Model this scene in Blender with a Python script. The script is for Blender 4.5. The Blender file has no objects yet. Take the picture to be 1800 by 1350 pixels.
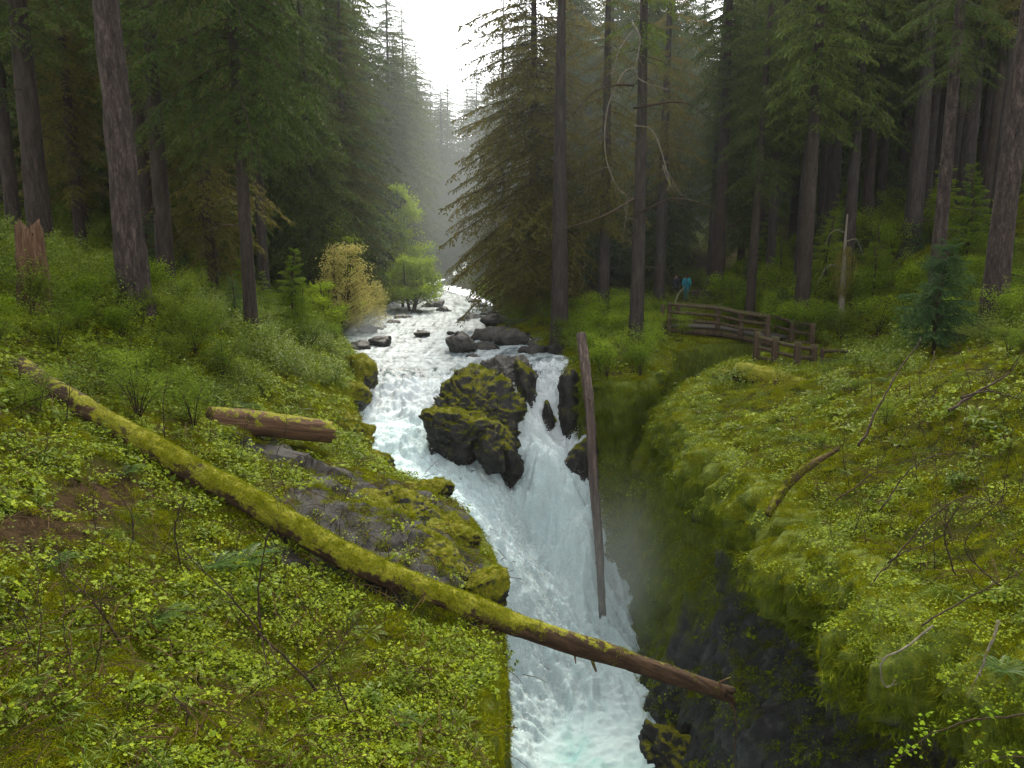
import bpy, math, random
import numpy as np
from mathutils import Vector, Matrix
SC = bpy.context.scene
COL = SC.collection
PI = math.pi
# ------------------------------------------------------------------ camera model
FPX = 1350.0
PITCH = math.radians(10.0)
CP, SP = math.cos(PITCH), math.sin(PITCH)
def ray(px, py):
    u = (px-900)/FPX; v = (py-675)/FPX
    return np.array([u, CP-v*SP, -SP-v*CP])
def at(px, py, Y):
    d = ray(px, py); return d*(Y/d[1])
def project(P):
    P = np.asarray(P, float)
    f = P[:, 1]*CP - P[:, 2]*SP
    up = P[:, 1]*SP + P[:, 2]*CP
    f = np.where(np.abs(f) < 1e-3, 1e-3, f)
    return 900+FPX*P[:, 0]/f, 675-FPX*up/f, f
# ------------------------------------------------------------------ noise
_r = np.random.RandomState(11)
_perm = _r.permutation(256).astype(np.int64); _perm = np.concatenate([_perm, _perm, _perm])
_g = _r.normal(size=(256, 3)); _g /= np.linalg.norm(_g, axis=1)[:, None]
def pn(P):
    P = np.asarray(P, float)
    i = np.floor(P).astype(np.int64); f = P-i; i &= 255
    w = f*f*f*(f*(f*6-15)+10)
    out = np.zeros(len(P))
    for dx in (0, 1):
        for dy in (0, 1):
            for dz in (0, 1):
                h = _perm[_perm[_perm[i[:, 0]+dx]+i[:, 1]+dy]+i[:, 2]+dz]
                g = _g[h]
                d = g[:, 0]*(f[:, 0]-dx)+g[:, 1]*(f[:, 1]-dy)+g[:, 2]*(f[:, 2]-dz)
                out += d*(w[:, 0] if dx else 1-w[:, 0])*(w[:, 1] if dy else 1-w[:, 1])*(w[:, 2] if dz else 1-w[:, 2])
    return out*1.5
def fbm(P, s=1.0, o=4, seed=0, gain=.5, ridged=False):
    P = np.asarray(P, float)*np.asarray(s)+seed*17.31
    a, t, n = 1.0, 0.0, np.zeros(len(P))
    for k in range(o):
        q = pn(P)
        n += a*((1-2*np.abs(q)) if ridged else q); t += a
        a *= gain; P = P*2.03+3.7
    return n/t
def facet(P, s, seed=0, tilt=.8):
    """angular blocks: every cell of a jittered lattice is a tilted plane (rock breaks)"""
    P = np.asarray(P, float)*np.asarray(s)+seed*7.7; I = np.floor(P).astype(np.int64); best = np.full(len(P), 1e9); out = np.zeros(len(P))
    for dx in (-1, 0, 1):
        for dy in (-1, 0, 1):
            for dz in (-1, 0, 1):
                c = I+[dx, dy, dz]; k = c & 255; h = _perm[_perm[_perm[k[:, 0]]+k[:, 1]]+k[:, 2]]
                q = c+.5+.42*_g[h]; d = P-q; dd = (d*d).sum(1); g = _g[(h+91) & 255]
                v = _g[(h+37) & 255][:, 0]*.5+tilt*(d*g).sum(1); m = dd < best
                best[m] = dd[m]; out[m] = v[m]
    return out
def sstep(a, b, x):
    t = np.clip((x-a)/(b-a), 0, 1); return t*t*(3-2*t)
# ------------------------------------------------------------------ thin plate spline
class TPS:
    def __init__(s, pts, reg=1e-3):
        P = np.array([p[:3] for p in pts], float); s.X = P[:, :2]; n = len(P)
        K = s.k(s.X)+reg*np.eye(n); Q = np.c_[np.ones(n), s.X]
        A = np.block([[K, Q], [Q.T, np.zeros((3, 3))]])
        s.w = np.linalg.solve(A, np.r_[P[:, 2], 0, 0, 0])
    def k(s, X):
        d2 = ((X[:, None, :]-s.X[None])**2).sum(-1)+1e-9
        return .5*d2*np.log(d2)
    def __call__(s, X):
        X = np.asarray(X, float); out = np.empty(len(X))
        for a in range(0, len(X), 40000):
            x = X[a:a+40000]; out[a:a+40000] = s.k(x)@s.w[:-3]+np.c_[np.ones(len(x)), x]@s.w[-3:]
        return out
# ------------------------------------------------------------------ mesh helpers
def mk(name, V, F, mats=(), smooth=True, attrs=None, parent=None, fmat=None, link=True):
    """V (n,3); F: array (m,k) or list of such arrays."""
    me = bpy.data.meshes.new(name)
    V = np.asarray(V, np.float32)
    Fs = [np.asarray(f, np.int32) for f in (F if isinstance(F, (list, tuple)) else [F]) if len(f)]
    me.vertices.add(len(V)); me.vertices.foreach_set('co', V.ravel())
    tot = np.concatenate([np.full(len(f), f.shape[1], np.int32) for f in Fs])
    idx = np.concatenate([f.ravel() for f in Fs])
    me.loops.add(len(idx)); me.loops.foreach_set('vertex_index', idx)
    me.polygons.add(len(tot))
    me.polygons.foreach_set('loop_start', np.concatenate([[0], np.cumsum(tot)[:-1]]).astype(np.int32))
    me.polygons.foreach_set('use_smooth', np.full(len(tot), smooth))
    for m in mats: me.materials.append(m)
    if fmat is not None: me.polygons.foreach_set('material_index', np.asarray(fmat, np.int32))
    me.update(calc_edges=True)
    for k, a in (attrs or {}).items():
        at_ = me.attributes.new(k, 'FLOAT', 'POINT'); at_.data.foreach_set('value', np.asarray(a, np.float32))
    if not link: return me
    o = bpy.data.objects.new(name, me); COL.objects.link(o)
    if parent: o.parent = parent
    return o
def tag(o, label=None, cat=None, group=None, kind=None):
    if label: o['label'] = label
    if cat: o['category'] = cat
    if group: o['group'] = group
    if kind: o['kind'] = kind
    return o
def empty(name, loc=(0, 0, 0), rz=0, label=None, cat=None, group=None):
    o = bpy.data.objects.new(name, None); COL.objects.link(o)
    o.location = loc; o.rotation_euler = (0, 0, rz); o.empty_display_size = .2
    return tag(o, label, cat, group)
def kids(o): return [c for c in bpy.data.objects if c.parent == o]
def dup(root, loc, rz=0, sc=1.0, label=None, group=None, tilt=(0, 0)):
    r = root.copy(); COL.objects.link(r); r.location = loc; r.rotation_euler = (tilt[0], tilt[1], rz)
    r.scale = (sc, sc, sc) if not hasattr(sc, '__len__') else sc
    for k in ('label', 'group'):
        if k in r: del r[k]
    if label: r['label'] = label
    if group: r['group'] = group
    for ch in list(root.children):
        c = ch.copy(); COL.objects.link(c); c.parent = r
        for g in list(ch.children):
            d = g.copy(); COL.objects.link(d); d.parent = c
    return r
def grid_faces(nu, nv):
    i = np.arange(nu-1)[:, None]*nv+np.arange(nv-1)[None]
    i = i.ravel(); return np.c_[i, i+nv, i+nv+1, i+1]
def compact(V, F, attrs):
    used = np.zeros(len(V), bool); used[F.ravel()] = True
    m = np.cumsum(used)-1
    return V[used], m[F], {k: a[used] for k, a in attrs.items()}
def tube(P, R, n=8, cap=True, twist=0.0):
    """swept tube through points P with radii R; returns V, F4, F3."""
    P = np.asarray(P, float); R = np.broadcast_to(np.asarray(R, float), (len(P),))
    T = np.gradient(P, axis=0); T /= np.linalg.norm(T, axis=1)[:, None]+1e-9
    ref = np.array([0, 0, 1.0]) if abs(T[0][2]) < .9 else np.array([1.0, 0, 0])
    A = np.cross(T[0], ref); A /= np.linalg.norm(A)
    As = []
    for t in T:
        A = A-t*(A@t); A /= np.linalg.norm(A)+1e-9; As.append(A)
    As = np.array(As); B = np.cross(T, As)
    a = np.linspace(0, 2*PI, n, endpoint=False)+twist
    V = P[:, None]+R[:, None, None]*(np.cos(a)[None, :, None]*As[:, None]+np.sin(a)[None, :, None]*B[:, None])
    V = V.reshape(-1, 3); m = len(P)
    i = np.arange(m-1)[:, None]*n; j = np.arange(n)[None]
    F = np.stack([i+j, i+(j+1) % n, i+n+(j+1) % n, i+n+j], -1).reshape(-1, 4)
    F3 = np.zeros((0, 3), int)
    if cap:
        c0, c1 = len(V), len(V)+1
        V = np.vstack([V, P[:1], P[-1:]])
        j = np.arange(n); b = (m-1)*n
        F3 = np.vstack([np.c_[np.full(n, c0), (j+1) % n, j], np.c_[np.full(n, c1), b+j, b+(j+1) % n]])
    return V, F, F3
class MB:
    """collects geometry into one mesh"""
    def __init__(s): s.V = []; s.Q = []; s.T = []; s.n = 0; s.a = []; s.mi = {'Q': [], 'T': []}
    def add(s, V, Q=None, T=None, tint=0.0, mat=0):
        V = np.asarray(V, float); s.V.append(V)
        if Q is not None and len(Q): s.Q.append(np.asarray(Q)+s.n); s.mi['Q'].append(np.full(len(Q), mat))
        if T is not None and len(T): s.T.append(np.asarray(T)+s.n); s.mi['T'].append(np.full(len(T), mat))
        s.a.append(np.broadcast_to(np.asarray(tint, float), (len(V),))); s.n += len(V)
        return s
    def tube(s, P, R, n=6, tint=0.0, mat=0, cap=True):
        V, F, F3 = tube(P, R, n, cap); return s.add(V, F, F3, tint, mat)
    def arrays(s):
        V = np.vstack(s.V); Q = np.vstack(s.Q) if s.Q else np.zeros((0, 4), int); T = np.vstack(s.T) if s.T else np.zeros((0, 3), int)
        return V, Q, T, np.concatenate(s.a)
    def build(s, name, mats, parent=None, smooth=True, link=True):
        V, Q, T, a = s.arrays()
        fm = np.concatenate(s.mi['Q']+s.mi['T'])
        return mk(name, V, [Q, T], mats if isinstance(mats, (list, tuple)) else [mats], smooth, {'tint': a}, parent, fm, link)
def spline(P, n):
    """Catmull-Rom through P, n samples"""
    P = np.asarray(P, float); m = len(P)
    E = np.vstack([2*P[0]-P[1], P, 2*P[-1]-P[-2]])
    t = np.linspace(0, m-1-1e-9, n); k = t.astype(int); f = (t-k)[:, None]
    a, b, c, d = E[k], E[k+1], E[k+2], E[k+3]
    return .5*(2*b+(c-a)*f+(2*a-5*b+4*c-d)*f**2+(3*b-a-3*c+d)*f**3)
# ------------------------------------------------------------------ node helpers
class NT:
    def __init__(s, name):
        s.m = bpy.data.materials.new(name); s.m.use_nodes = True; s.t = s.m.node_tree; s.t.nodes.clear()
    def n(s, typ, props=None, **ins):
        o = s.t.nodes.new(typ)
        for k, v in (props or {}).items(): setattr(o, k, v)
        for k, v in ins.items(): s.set(o, k, v)
        return o
    def set(s, o, k, v):
        key = int(k[1:]) if k[0] == 'i' and k[1:].isdigit() else k.replace('_', ' ')
        sock = o.inputs[key]
        if hasattr(v, 'is_output') or isinstance(v, bpy.types.NodeSocket): s.t.links.new(v, sock)
        elif isinstance(v, bpy.types.Node): s.t.links.new(v.outputs[0], sock)
        else:
            if isinstance(v, tuple) and len(v) == 3 and sock.type == 'RGBA': v = (*v, 1)
            sock.default_value = v
    def noise(s, scale, detail=4, rough=.55, vec=None, dist=0.0):
        o = s.n('ShaderNodeTexNoise', None, Scale=scale, Detail=detail, Roughness=rough, Distortion=dist)
        if vec is not None: s.set(o, 'Vector', vec)
        return o.outputs['Fac']
    def pos(s, scale=(1, 1, 1), obj=False):
        v = s.n('ShaderNodeTexCoord').outputs['Object'] if obj else s.n('ShaderNodeNewGeometry').outputs['Position']
        if scale == (1, 1, 1): return v
        return s.n('ShaderNodeMapping', None, Vector=v, Scale=scale).outputs[0]
    def ramp(s, fac, stops, interp='LINEAR'):
        o = s.n('ShaderNodeValToRGB'); s.set(o, 'Fac', fac); r = o.color_ramp; r.interpolation = interp
        while len(r.elements) > 1: r.elements.remove(r.elements[-1])
        for i, (p, c) in enumerate(stops):
            e = r.elements[0] if i == 0 else r.elements.new(p)
            e.position = p; e.color = (*c, 1) if len(c) == 3 else c
        return o.outputs['Color']
    def mix(s, fac, a, b, blend='MIX'):
        o = s.n('ShaderNodeMix', {'data_type': 'RGBA', 'blend_type': blend})
        s.set(o, 'i0', fac); s.set(o, 'i6', a); s.set(o, 'i7', b); return o.outputs[2]
    def math(s, op, a, b=0.0, clamp=False):
        o = s.n('ShaderNodeMath', {'operation': op, 'use_clamp': clamp}); s.set(o, 'i0', a); s.set(o, 'i1', b); return o.outputs[0]
    def attr(s, name, typ='GEOMETRY'):
        o = s.n('ShaderNodeAttribute', {'attribute_name': name, 'attribute_type': typ}); return o.outputs['Fac']
    def rnd(s): return s.n('ShaderNodeObjectInfo').outputs['Random']
    def mapr(s, v, a, b, c=0.0, d=1.0):
        o = s.n('ShaderNodeMapRange', None, i0=v, i1=a, i2=b, i3=c, i4=d); return o.outputs[0]
    def bump(s, h, strength=.5, dist=.05):
        return s.n('ShaderNodeBump', None, Strength=strength, Distance=dist, Height=h).outputs[0]
    def bsdf(s, col, rough=.8, normal=None, spec=.3, **kw):
        o = s.n('ShaderNodeBsdfPrincipled', None, Base_Color=col, Roughness=rough)
        s.set(o, 'Specular_IOR_Level', spec)
        if normal is not None: s.set(o, 'Normal', normal)
        for k, v in kw.items(): s.set(o, k, v)
        return o.outputs[0]
    def out(s, sh):
        o = s.n('ShaderNodeOutputMaterial'); s.t.links.new(sh, o.inputs['Surface']); return s.m
def leaf_mat(name, cols, trans=.35, rough=.7, spec=.05, hue=.5):
    """leafy surface; colour varies with the mesh's 'tint' (0..1) and by plant"""
    m = NT(name)
    t = m.math('ADD', m.math('MULTIPLY', m.attr('tint'), .62), m.math('MULTIPLY', m.rnd(), .38))
    n = len(cols)
    c = m.ramp(t, [(i/(n-1), k) for i, k in enumerate(cols)])
    p = m.bsdf(c, rough, spec=spec)
    tr = m.n('ShaderNodeBsdfTranslucent', None, Color=m.mix(.5, c, (.16, .22, .02), 'ADD') if False else c)
    mx = m.n('ShaderNodeMixShader', None, i0=trans); m.t.links.new(p, mx.inputs[1]); m.t.links.new(tr.outputs[0], mx.inputs[2])
    return m.out(mx.outputs[0])
# ------------------------------------------------------------------ materials of the setting
def mat_bank():
    m = NT('bank_moss_and_rock')
    pos = m.pos()
    big = m.noise(.9, 4, .6, pos); mid = m.noise(5, 5, .65, pos); fine = m.noise(38, 4, .7, pos)
    moss = m.ramp(m.math('ADD', m.math('MULTIPLY', big, .6), m.math('MULTIPLY', mid, .4)),
                  [(.3, (.010, .012, .002)), (.45, (.028, .032, .003)), (.55, (.06, .066, .005)), (.68, (.12, .11, .008))])  # darkened base: soil and litter tone plus painted shade between the moss tufts
    moss = m.mix(m.mapr(fine, .35, .65, 0, .75), moss, (.02, .03, .004))
    soil = m.ramp(m.noise(12, 5, .7, pos), [(.3, (.016, .011, .006)), (.6, (.05, .032, .016))])
    rockc = m.ramp(m.noise(7, 6, .7, pos), [(.3, (.005, .005, .004)), (.5, (.013, .012, .010)), (.7, (.034, .030, .025))])
    soilf = m.math('MULTIPLY', m.attr('soil'), 1.0)
    col = m.mix(soilf, moss, soil)
    rockf = m.mapr(m.math('ADD', m.attr('rock'), m.math('MULTIPLY', m.math('SUBTRACT', mid, .5), 1.3)), .54, .66)
    col = m.mix(rockf, col, rockc)
    h = m.math('ADD', m.math('MULTIPLY', mid, .6), m.math('MULTIPLY', fine, .4))
    nb = m.bump(h, .9, .06)
    rough = m.mapr(rockf, 0, 1, .95, .55)
    return m.out(m.bsdf(col, rough, nb, m.mapr(rockf, 0, 1, .04, .2)))
def mat_rock(name, mossy=.5, dark=1.0):
    m = NT(name); pos = m.pos()
    n1 = m.noise(3.2, 6, .65, pos); n2 = m.noise(22, 5, .7, pos); v = m.n('ShaderNodeTexVoronoi', {'feature': 'DISTANCE_TO_EDGE'}, Scale=3.0, Vector=m.pos((1, 1, 1.6)))
    col = m.ramp(m.math('ADD', m.math('MULTIPLY', n1, .6), m.math('MULTIPLY', n2, .4)),
                 [(.32, (.006*dark, .006*dark, .006*dark)), (.5, (.021*dark, .020*dark, .018*dark)), (.68, (.066*dark, .06*dark, .052*dark))])
    moss = m.ramp(n2, [(.3, (.03, .04, .003)), (.5, (.11, .115, .006)), (.7, (.21, .165, .009))])
    nz = m.n('ShaderNodeSeparateXYZ', None, i0=m.n('ShaderNodeNewGeometry').outputs['Normal']).outputs[2]
    f = m.math('ADD', m.math('MULTIPLY', nz, .55), m.math('MULTIPLY', n1, .9))
    f = m.mapr(f, 1.12-mossy*.8, 1.25-mossy*.8)
    col = m.mix(f, col, moss)
    h = m.math('ADD', m.math('MULTIPLY', n1, .7), m.math('MULTIPLY', n2, .3))
    nb = m.bump(h, .8, .08)
    return m.out(m.bsdf(col, m.mapr(f, 0, 1, .5, .95), nb, .22))
def mat_wall():
    m = NT('gorge_wall_moss'); pos = m.pos((1, 1, .35))
    n1 = m.noise(1.6, 5, .65, pos); n2 = m.noise(11, 5, .7, m.pos((1, 1, .22))); n3 = m.noise(30, 4, .7, m.pos())
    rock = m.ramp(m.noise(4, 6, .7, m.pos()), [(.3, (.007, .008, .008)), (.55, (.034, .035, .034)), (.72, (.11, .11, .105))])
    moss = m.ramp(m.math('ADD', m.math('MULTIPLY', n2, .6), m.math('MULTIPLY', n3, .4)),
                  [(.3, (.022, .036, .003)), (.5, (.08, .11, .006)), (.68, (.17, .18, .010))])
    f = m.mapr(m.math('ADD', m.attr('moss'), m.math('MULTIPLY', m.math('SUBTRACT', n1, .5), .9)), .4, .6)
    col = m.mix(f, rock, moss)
    nb = m.bump(m.math('ADD', n2, m.math('MULTIPLY', n3, .4)), .9, .07)
    return m.out(m.bsdf(col, m.mapr(f, 0, 1, .35, .95), nb, .35))
def mat_water(name):
    m = NT(name); pos = m.pos()
    foam = m.attr('foam'); deep = m.attr('deep')
    f = m.math('ADD', foam, m.math('MULTIPLY', m.math('SUBTRACT', m.noise(14, 6, .75, pos), .5), .55))
    f = m.mapr(f, .30, .72)
    clear = m.mix(deep, (.045, .075, .085), (.30, .52, .50))
    col = m.ramp(f, [(0, (0, 0, 0)), (1, (1, 1, 1))])
    foamc = m.mix(m.noise(3.0, 4, .6, pos), (.46, .56, .59), (.70, .73, .74))
    foamc = m.mix(m.math('MULTIPLY', deep, .6), foamc, (.50, .68, .68))
    col = m.mix(f, clear, foamc)
    nb = m.bump(m.noise(20, 5, .65, pos), .32, .05)
    return m.out(m.bsdf(col, m.mapr(f, 0, 1, .34, .8), nb, .3))
M = {}
M['bank'] = mat_bank(); M['wall'] = mat_wall()
M['rock'] = mat_rock('wet_rock', .45); M['rock_moss'] = mat_rock('mossy_rock', .95); M['rock_bare'] = mat_rock('bare_river_rock', .12, 2.6)
M['rock_river'] = mat_rock('wet_river_rock', .08, 1.0); M['water'] = mat_water('white_water')

# ------------------------------------------------------------------ plan of the banks: x, y, top z, foot z
EL = np.array([(-8.6, 150, -3.2, -5), (-8.6, 120, -3.4, -5), (-8.65, 100, -3.6, -5), (-8.75, 88, -3.75, -5.1), (-9.4, 82, -3.85, -5.2), (-10.2, 76, -3.95, -5.3), (-10.4, 66, -4.1, -5.4), (-10.2, 55, -4.25, -5.6), (-9.8, 43.5, -4.4, -6),
               (-7.8, 36, -4.55, -6.2), (-6.4, 31, -4.6, -7), (-5.9, 27.6, -4.85, -8), (-5.3, 24, -5.0, -9), (-4.4, 21, -5.1, -10),
               (-3.1, 18.4, -5.35, -11.5), (-1.5, 17.0, -5.6, -13), (-.75, 15.2, -5.7, -14), (-.45, 13.3, -5.75, -14.8), (-.28, 11.3, -5.85, -15), (-.33, 8, -5.9, -15), (-.45, 3, -6.1, -15), (-.5, -3, -6.3, -15)])
ER = np.array([(8.4, -3, -4.1, -15), (7.9, 3, -4.2, -15), (7.0, 6.9, -4.4, -15), (6.2, 9.2, -4.7, -15), (5.85, 10.9, -4.8, -15), (5.65, 12.7, -4.9, -15), (5.7, 15.1, -4.9, -15), (5.55, 18.6, -4.95, -15),
               (5.25, 21, -4.95, -14.5), (5.75, 24, -4.9, -14), (7.7, 29, -4.65, -13.5), (9.3, 31.3, -4.5, -13), (11.2, 32.6, -4.4, -12), (11.8, 34, -4.3, -11), (11, 35.4, -4.3, -11), (9, 35.6, -4.4, -12), (7.2, 34.2, -4.5, -12.5), (5.9, 31.2, -4.7, -12.5),
               (5.1, 29.2, -4.85, -12.5), (4.2, 28.5, -4.9, -12.2), (3.3, 29.6, -4.9, -10.5), (2.75, 32.2, -4.8, -7.5), (2.6, 35.5, -4.75, -6), (1.2, 39.5, -4.6, -6), (-.6, 44, -4.5, -6), (-1.4, 52, -4.4, -5.8), (-1.8, 60, -4.3, -5.6), (-3.4, 68, -4.1, -5.4), (-5.8, 76, -3.95, -5.3), (-7.6, 82, -3.85, -5.2), (-8.35, 88, -3.75, -5.1), (-8.45, 100, -3.6, -5), (-8.4, 120, -3.4, -5), (-8.4, 150, -3.2, -5)])
def dense(P, step):
    S = spline(P, 4000); d = np.r_[0, np.cumsum(np.linalg.norm(np.diff(S[:, :2], axis=0), axis=1))]
    n = int(d[-1]/step); t = np.linspace(0, d[-1], n)
    return np.c_[[np.interp(t, d, S[:, k]) for k in range(S.shape[1])]].T
def inside(X, poly):
    x, y = X[:, 0], X[:, 1]; c = np.zeros(len(X), bool)
    for (x1, y1), (x2, y2) in zip(poly, np.roll(poly, -1, axis=0)):
        if y1 == y2: continue
        h = (y1 > y) != (y2 > y)
        c ^= h & (x < (x2-x1)*(y-y1)/(y2-y1)+x1)
    return c
def edge_dist(X, P):
    out = np.full(len(X), 1e9)
    for a, b in zip(P[:-1], P[1:]):
        d = b-a; t = np.clip(((X-a)@d)/(d@d+1e-12), 0, 1)
        q = X-(a+t[:, None]*d); out = np.minimum(out, (q*q).sum(1))
    return np.sqrt(out)
PL, PR = spline(EL[:, :2], 160), spline(ER[:, :2], 220)
POLY_L = np.vstack([PL, [(-200, -3), (-200, 150)]]); POLY_R = np.vstack([PR, [(200, 150), (200, -3)]])
gl = TPS(list(EL[:, :3])+[(-8.7, 12.8, -1.95), (-6.3, 9.1, -3.2), (-4.3, 5.8, -4.25), (-2.8, 6.7, -5.0), (-2.8, 11.8, -5.05), (-7, 18.7, -3.65), (-8.8, 26, -2.95), (-9.8, 20, -1.45), (-10.7, 17, -1.35),
        (-8.8, 35.8, -4.0), (-18.7, 28.4, -.15), (-4.6, 19, -4.75), (-5.6, 23, -4.75), (-30, 30, 3.0), (-30, 60, 4), (-16, 45, -2), (-16, 70, -1.5), (-35, 100, 8), (-20, 5, 1.5), (-60, 60, 14), (-60, 120, 22), (-60, 0, 8), (-12, -3, -2.5), (-5, 15, -4.3), (-3.5, 9, -4.9), (-2, 4, -5.6), (-13, 100, -2.5)], .02)
gr = TPS(list(ER[:, :3])+[(6.9, 12.7, -4.5), (8.2, 9.9, -4.2), (7.5, 16.8, -4.2), (9.5, 16, -2.8), (11.5, 20, -2.9), (12, 23, -3.2), (10, 30, -4.4), (11.6, 28.5, -4.4), (14, 29, -4.3), (14.5, 24, -2.6), (18, 30, -2.2), (18, 22, -1.2), (12, 12, -2), (20, 12, .5),
        (5.3, 33.5, -3.8), (7.2, 37, -4.1), (11, 38, -4.2), (15, 40, -3.2), (11.4, 51, -3.4), (20, 45, .4), (23, 46, 1.6), (5, 45, -3.4), (5, 60, -3), (8, 90, -1), (30, 40, 4.5), (45, 60, 10), (60, 120, 22), (60, 0, 12), (20, 100, 2), (30, 70, 5), (9, 3, -3.9), (15, -3, -2)], .02)
def ground(X, side):
    X = np.asarray(X, float)
    g = gl if side == 'L' else gr
    P = np.c_[X, np.zeros(len(X))]
    d = edge_dist(X, PL if side == 'L' else PR)
    z = g(X)
    near = sstep(60, 15, X[:, 1])
    amp = sstep(0, 1.2, d)*.6+.4
    h = amp*(.30*fbm(P, .45, 3, 1)+near*(.20*fbm(P, 1.3, 3, 2)+.085*fbm(P, 4.2, 3, 3)))
    if side == 'L':
        rk = rock_mask(X, d)
        Pf = P+np.c_[.25*fbm(P, 1.2, 2, 17), .25*fbm(P, 1.2, 2, 18), 0*d]; r3 = (.30*facet(Pf, (.75, 1.5, 1), 5)+.08*facet(Pf, (2.1, 4.2, 1), 6)+.06*fbm(P, (2.5, 5, 1), 3, 7, .6, True))*sstep(.05, 1.0, d)+.14*fbm(P, .7, 2, 19)+.06
        h = h*(1-rk)+rk*r3
    else:
        lip = sstep(2.6, .3, d)*sstep(24, 20, X[:, 1])
        h += lip*(.22*fbm(P, .9, 3, 8)+.02)
    return z+h, d
def rock_mask(X, d):
    P = np.c_[X, np.zeros(len(X))]
    m = sstep(4.4, 3.2, d+1.0*fbm(P, .6, 3, 9))*sstep(10.6, 11.6, X[:, 1]+.7*fbm(P, .7, 2, 10))*sstep(17.6, 16.2, X[:, 1]+.8*fbm(P, .7, 2, 13))
    return m
def gz(x, y, side): return float(ground(np.array([[x, y]]), side)[0][0])
def plateau(name, side, xs, ys):
    Xg, Yg = np.meshgrid(xs, ys, indexing='ij'); X = np.c_[Xg.ravel(), Yg.ravel()]
    z, d = ground(X, side)
    poly = POLY_L if side == 'L' else POLY_R
    ins = inside(X, poly)
    ok = ins & (d > .05)
    F = grid_faces(len(xs), len(ys)); F = F[ok[F].all(1)]
    P3 = np.c_[X, z]
    rk = rock_mask(X, d)*(.92+.6*fbm(P3, 1.1, 3, 12)) if side == 'L' else np.zeros(len(X))
    if side == 'L': # the muddy trail on the slope
        T = np.array([at(30, 990, 8.6)[:2], at(100, 920, 9.3)[:2], at(150, 860, 10.2)[:2], at(200, 800, 11.2)[:2]])
        soil = sstep(.55, .2, edge_dist(X, T)+.25*fbm(P3, 1.6, 3, 14))
        soil = np.maximum(soil, sstep(.38, .6, fbm(P3, .8, 3, 15)+sstep(22, 30, X[:, 1])*.4))
    else:
        soil = sstep(.35, .6, fbm(P3, .5, 3, 16)+sstep(20, 30, X[:, 1])*.5)
    V, F, A = compact(P3, F, {'rock': rk, 'soil': soil})
    o = mk(name, V, F[:, ::-1] if False else F, [M['bank']], True, A); o['kind'] = 'structure'
    return o
def graded(a, b, lo, hi, s0, s1, center):
    """coordinates from a to b with step s0 near [lo,hi], growing outside"""
    out = [lo]
    while out[-1] < hi: out.append(out[-1]+s0)
    st = s0
    while out[-1] < b: st = min(st*1.06, s1); out.append(out[-1]+st)
    st = s0; pre = []; x = lo
    while x > a: st = min(st*1.06, s1); x -= st; pre.append(x)
    return np.array(pre[::-1]+out)
bank_l = plateau('riverbank_ground', 'L', graded(-90, .3, -8, .3, .09, 2.5, 0), graded(-2, 150, 4, 24, .1, 2.0, 0))
bank_r = plateau('forest_ground', 'R', graded(-6.5, 90, 4, 13, .1, 2.5, 0), graded(-2, 150, 4, 36, .1, 2.0, 0))

def wall(name, E, side, step, nprof, prof):
    S = dense(E, step); n = len(S)
    T = np.gradient(S[:, :2], axis=0)
    k = 9; ker = np.ones(2*k+1)/(2*k+1)
    for c in (0, 1): T[:, c] = np.convolve(np.pad(T[:, c], k, 'edge'), ker, 'valid')
    T /= np.linalg.norm(T, axis=1)[:, None]
    Nv = np.c_[-T[:, 1], T[:, 0]]
    off, zz, w = prof(S)            # each (n, m)
    m = off.shape[1]
    # resample by arclength
    d = np.concatenate([np.zeros((n, 1)), np.cumsum(np.hypot(np.diff(off, axis=1), np.diff(zz, axis=1)), axis=1)], 1)
    t = np.linspace(0, 1, nprof)
    O = np.empty((n, nprof)); Z = np.empty((n, nprof)); W = np.empty((n, nprof))
    for i in range(n):
        tt = t**1.25*d[i, -1]
        O[i] = np.interp(tt, d[i], off[i]); Z[i] = np.interp(tt, d[i], zz[i]); W[i] = np.interp(tt, d[i], w[i])
    X = S[:, None, :2]+O[..., None]*Nv[:, None]
    V = np.concatenate([X, Z[..., None]], -1).reshape(-1, 3)
    # inner row follows the ground
    gi = W.ravel() < .999
    g, _ = ground(V[:, :2], side); ww = W.ravel()
    V[:, 2] = np.where(O.ravel() <= 0.02, (g-.015)*(1-ww)+V[:, 2]*ww, V[:, 2])
    V0 = V.copy()
    Nn = np.repeat(Nv, nprof, 0)
    return S, V, Nn, ww, t, n
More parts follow.
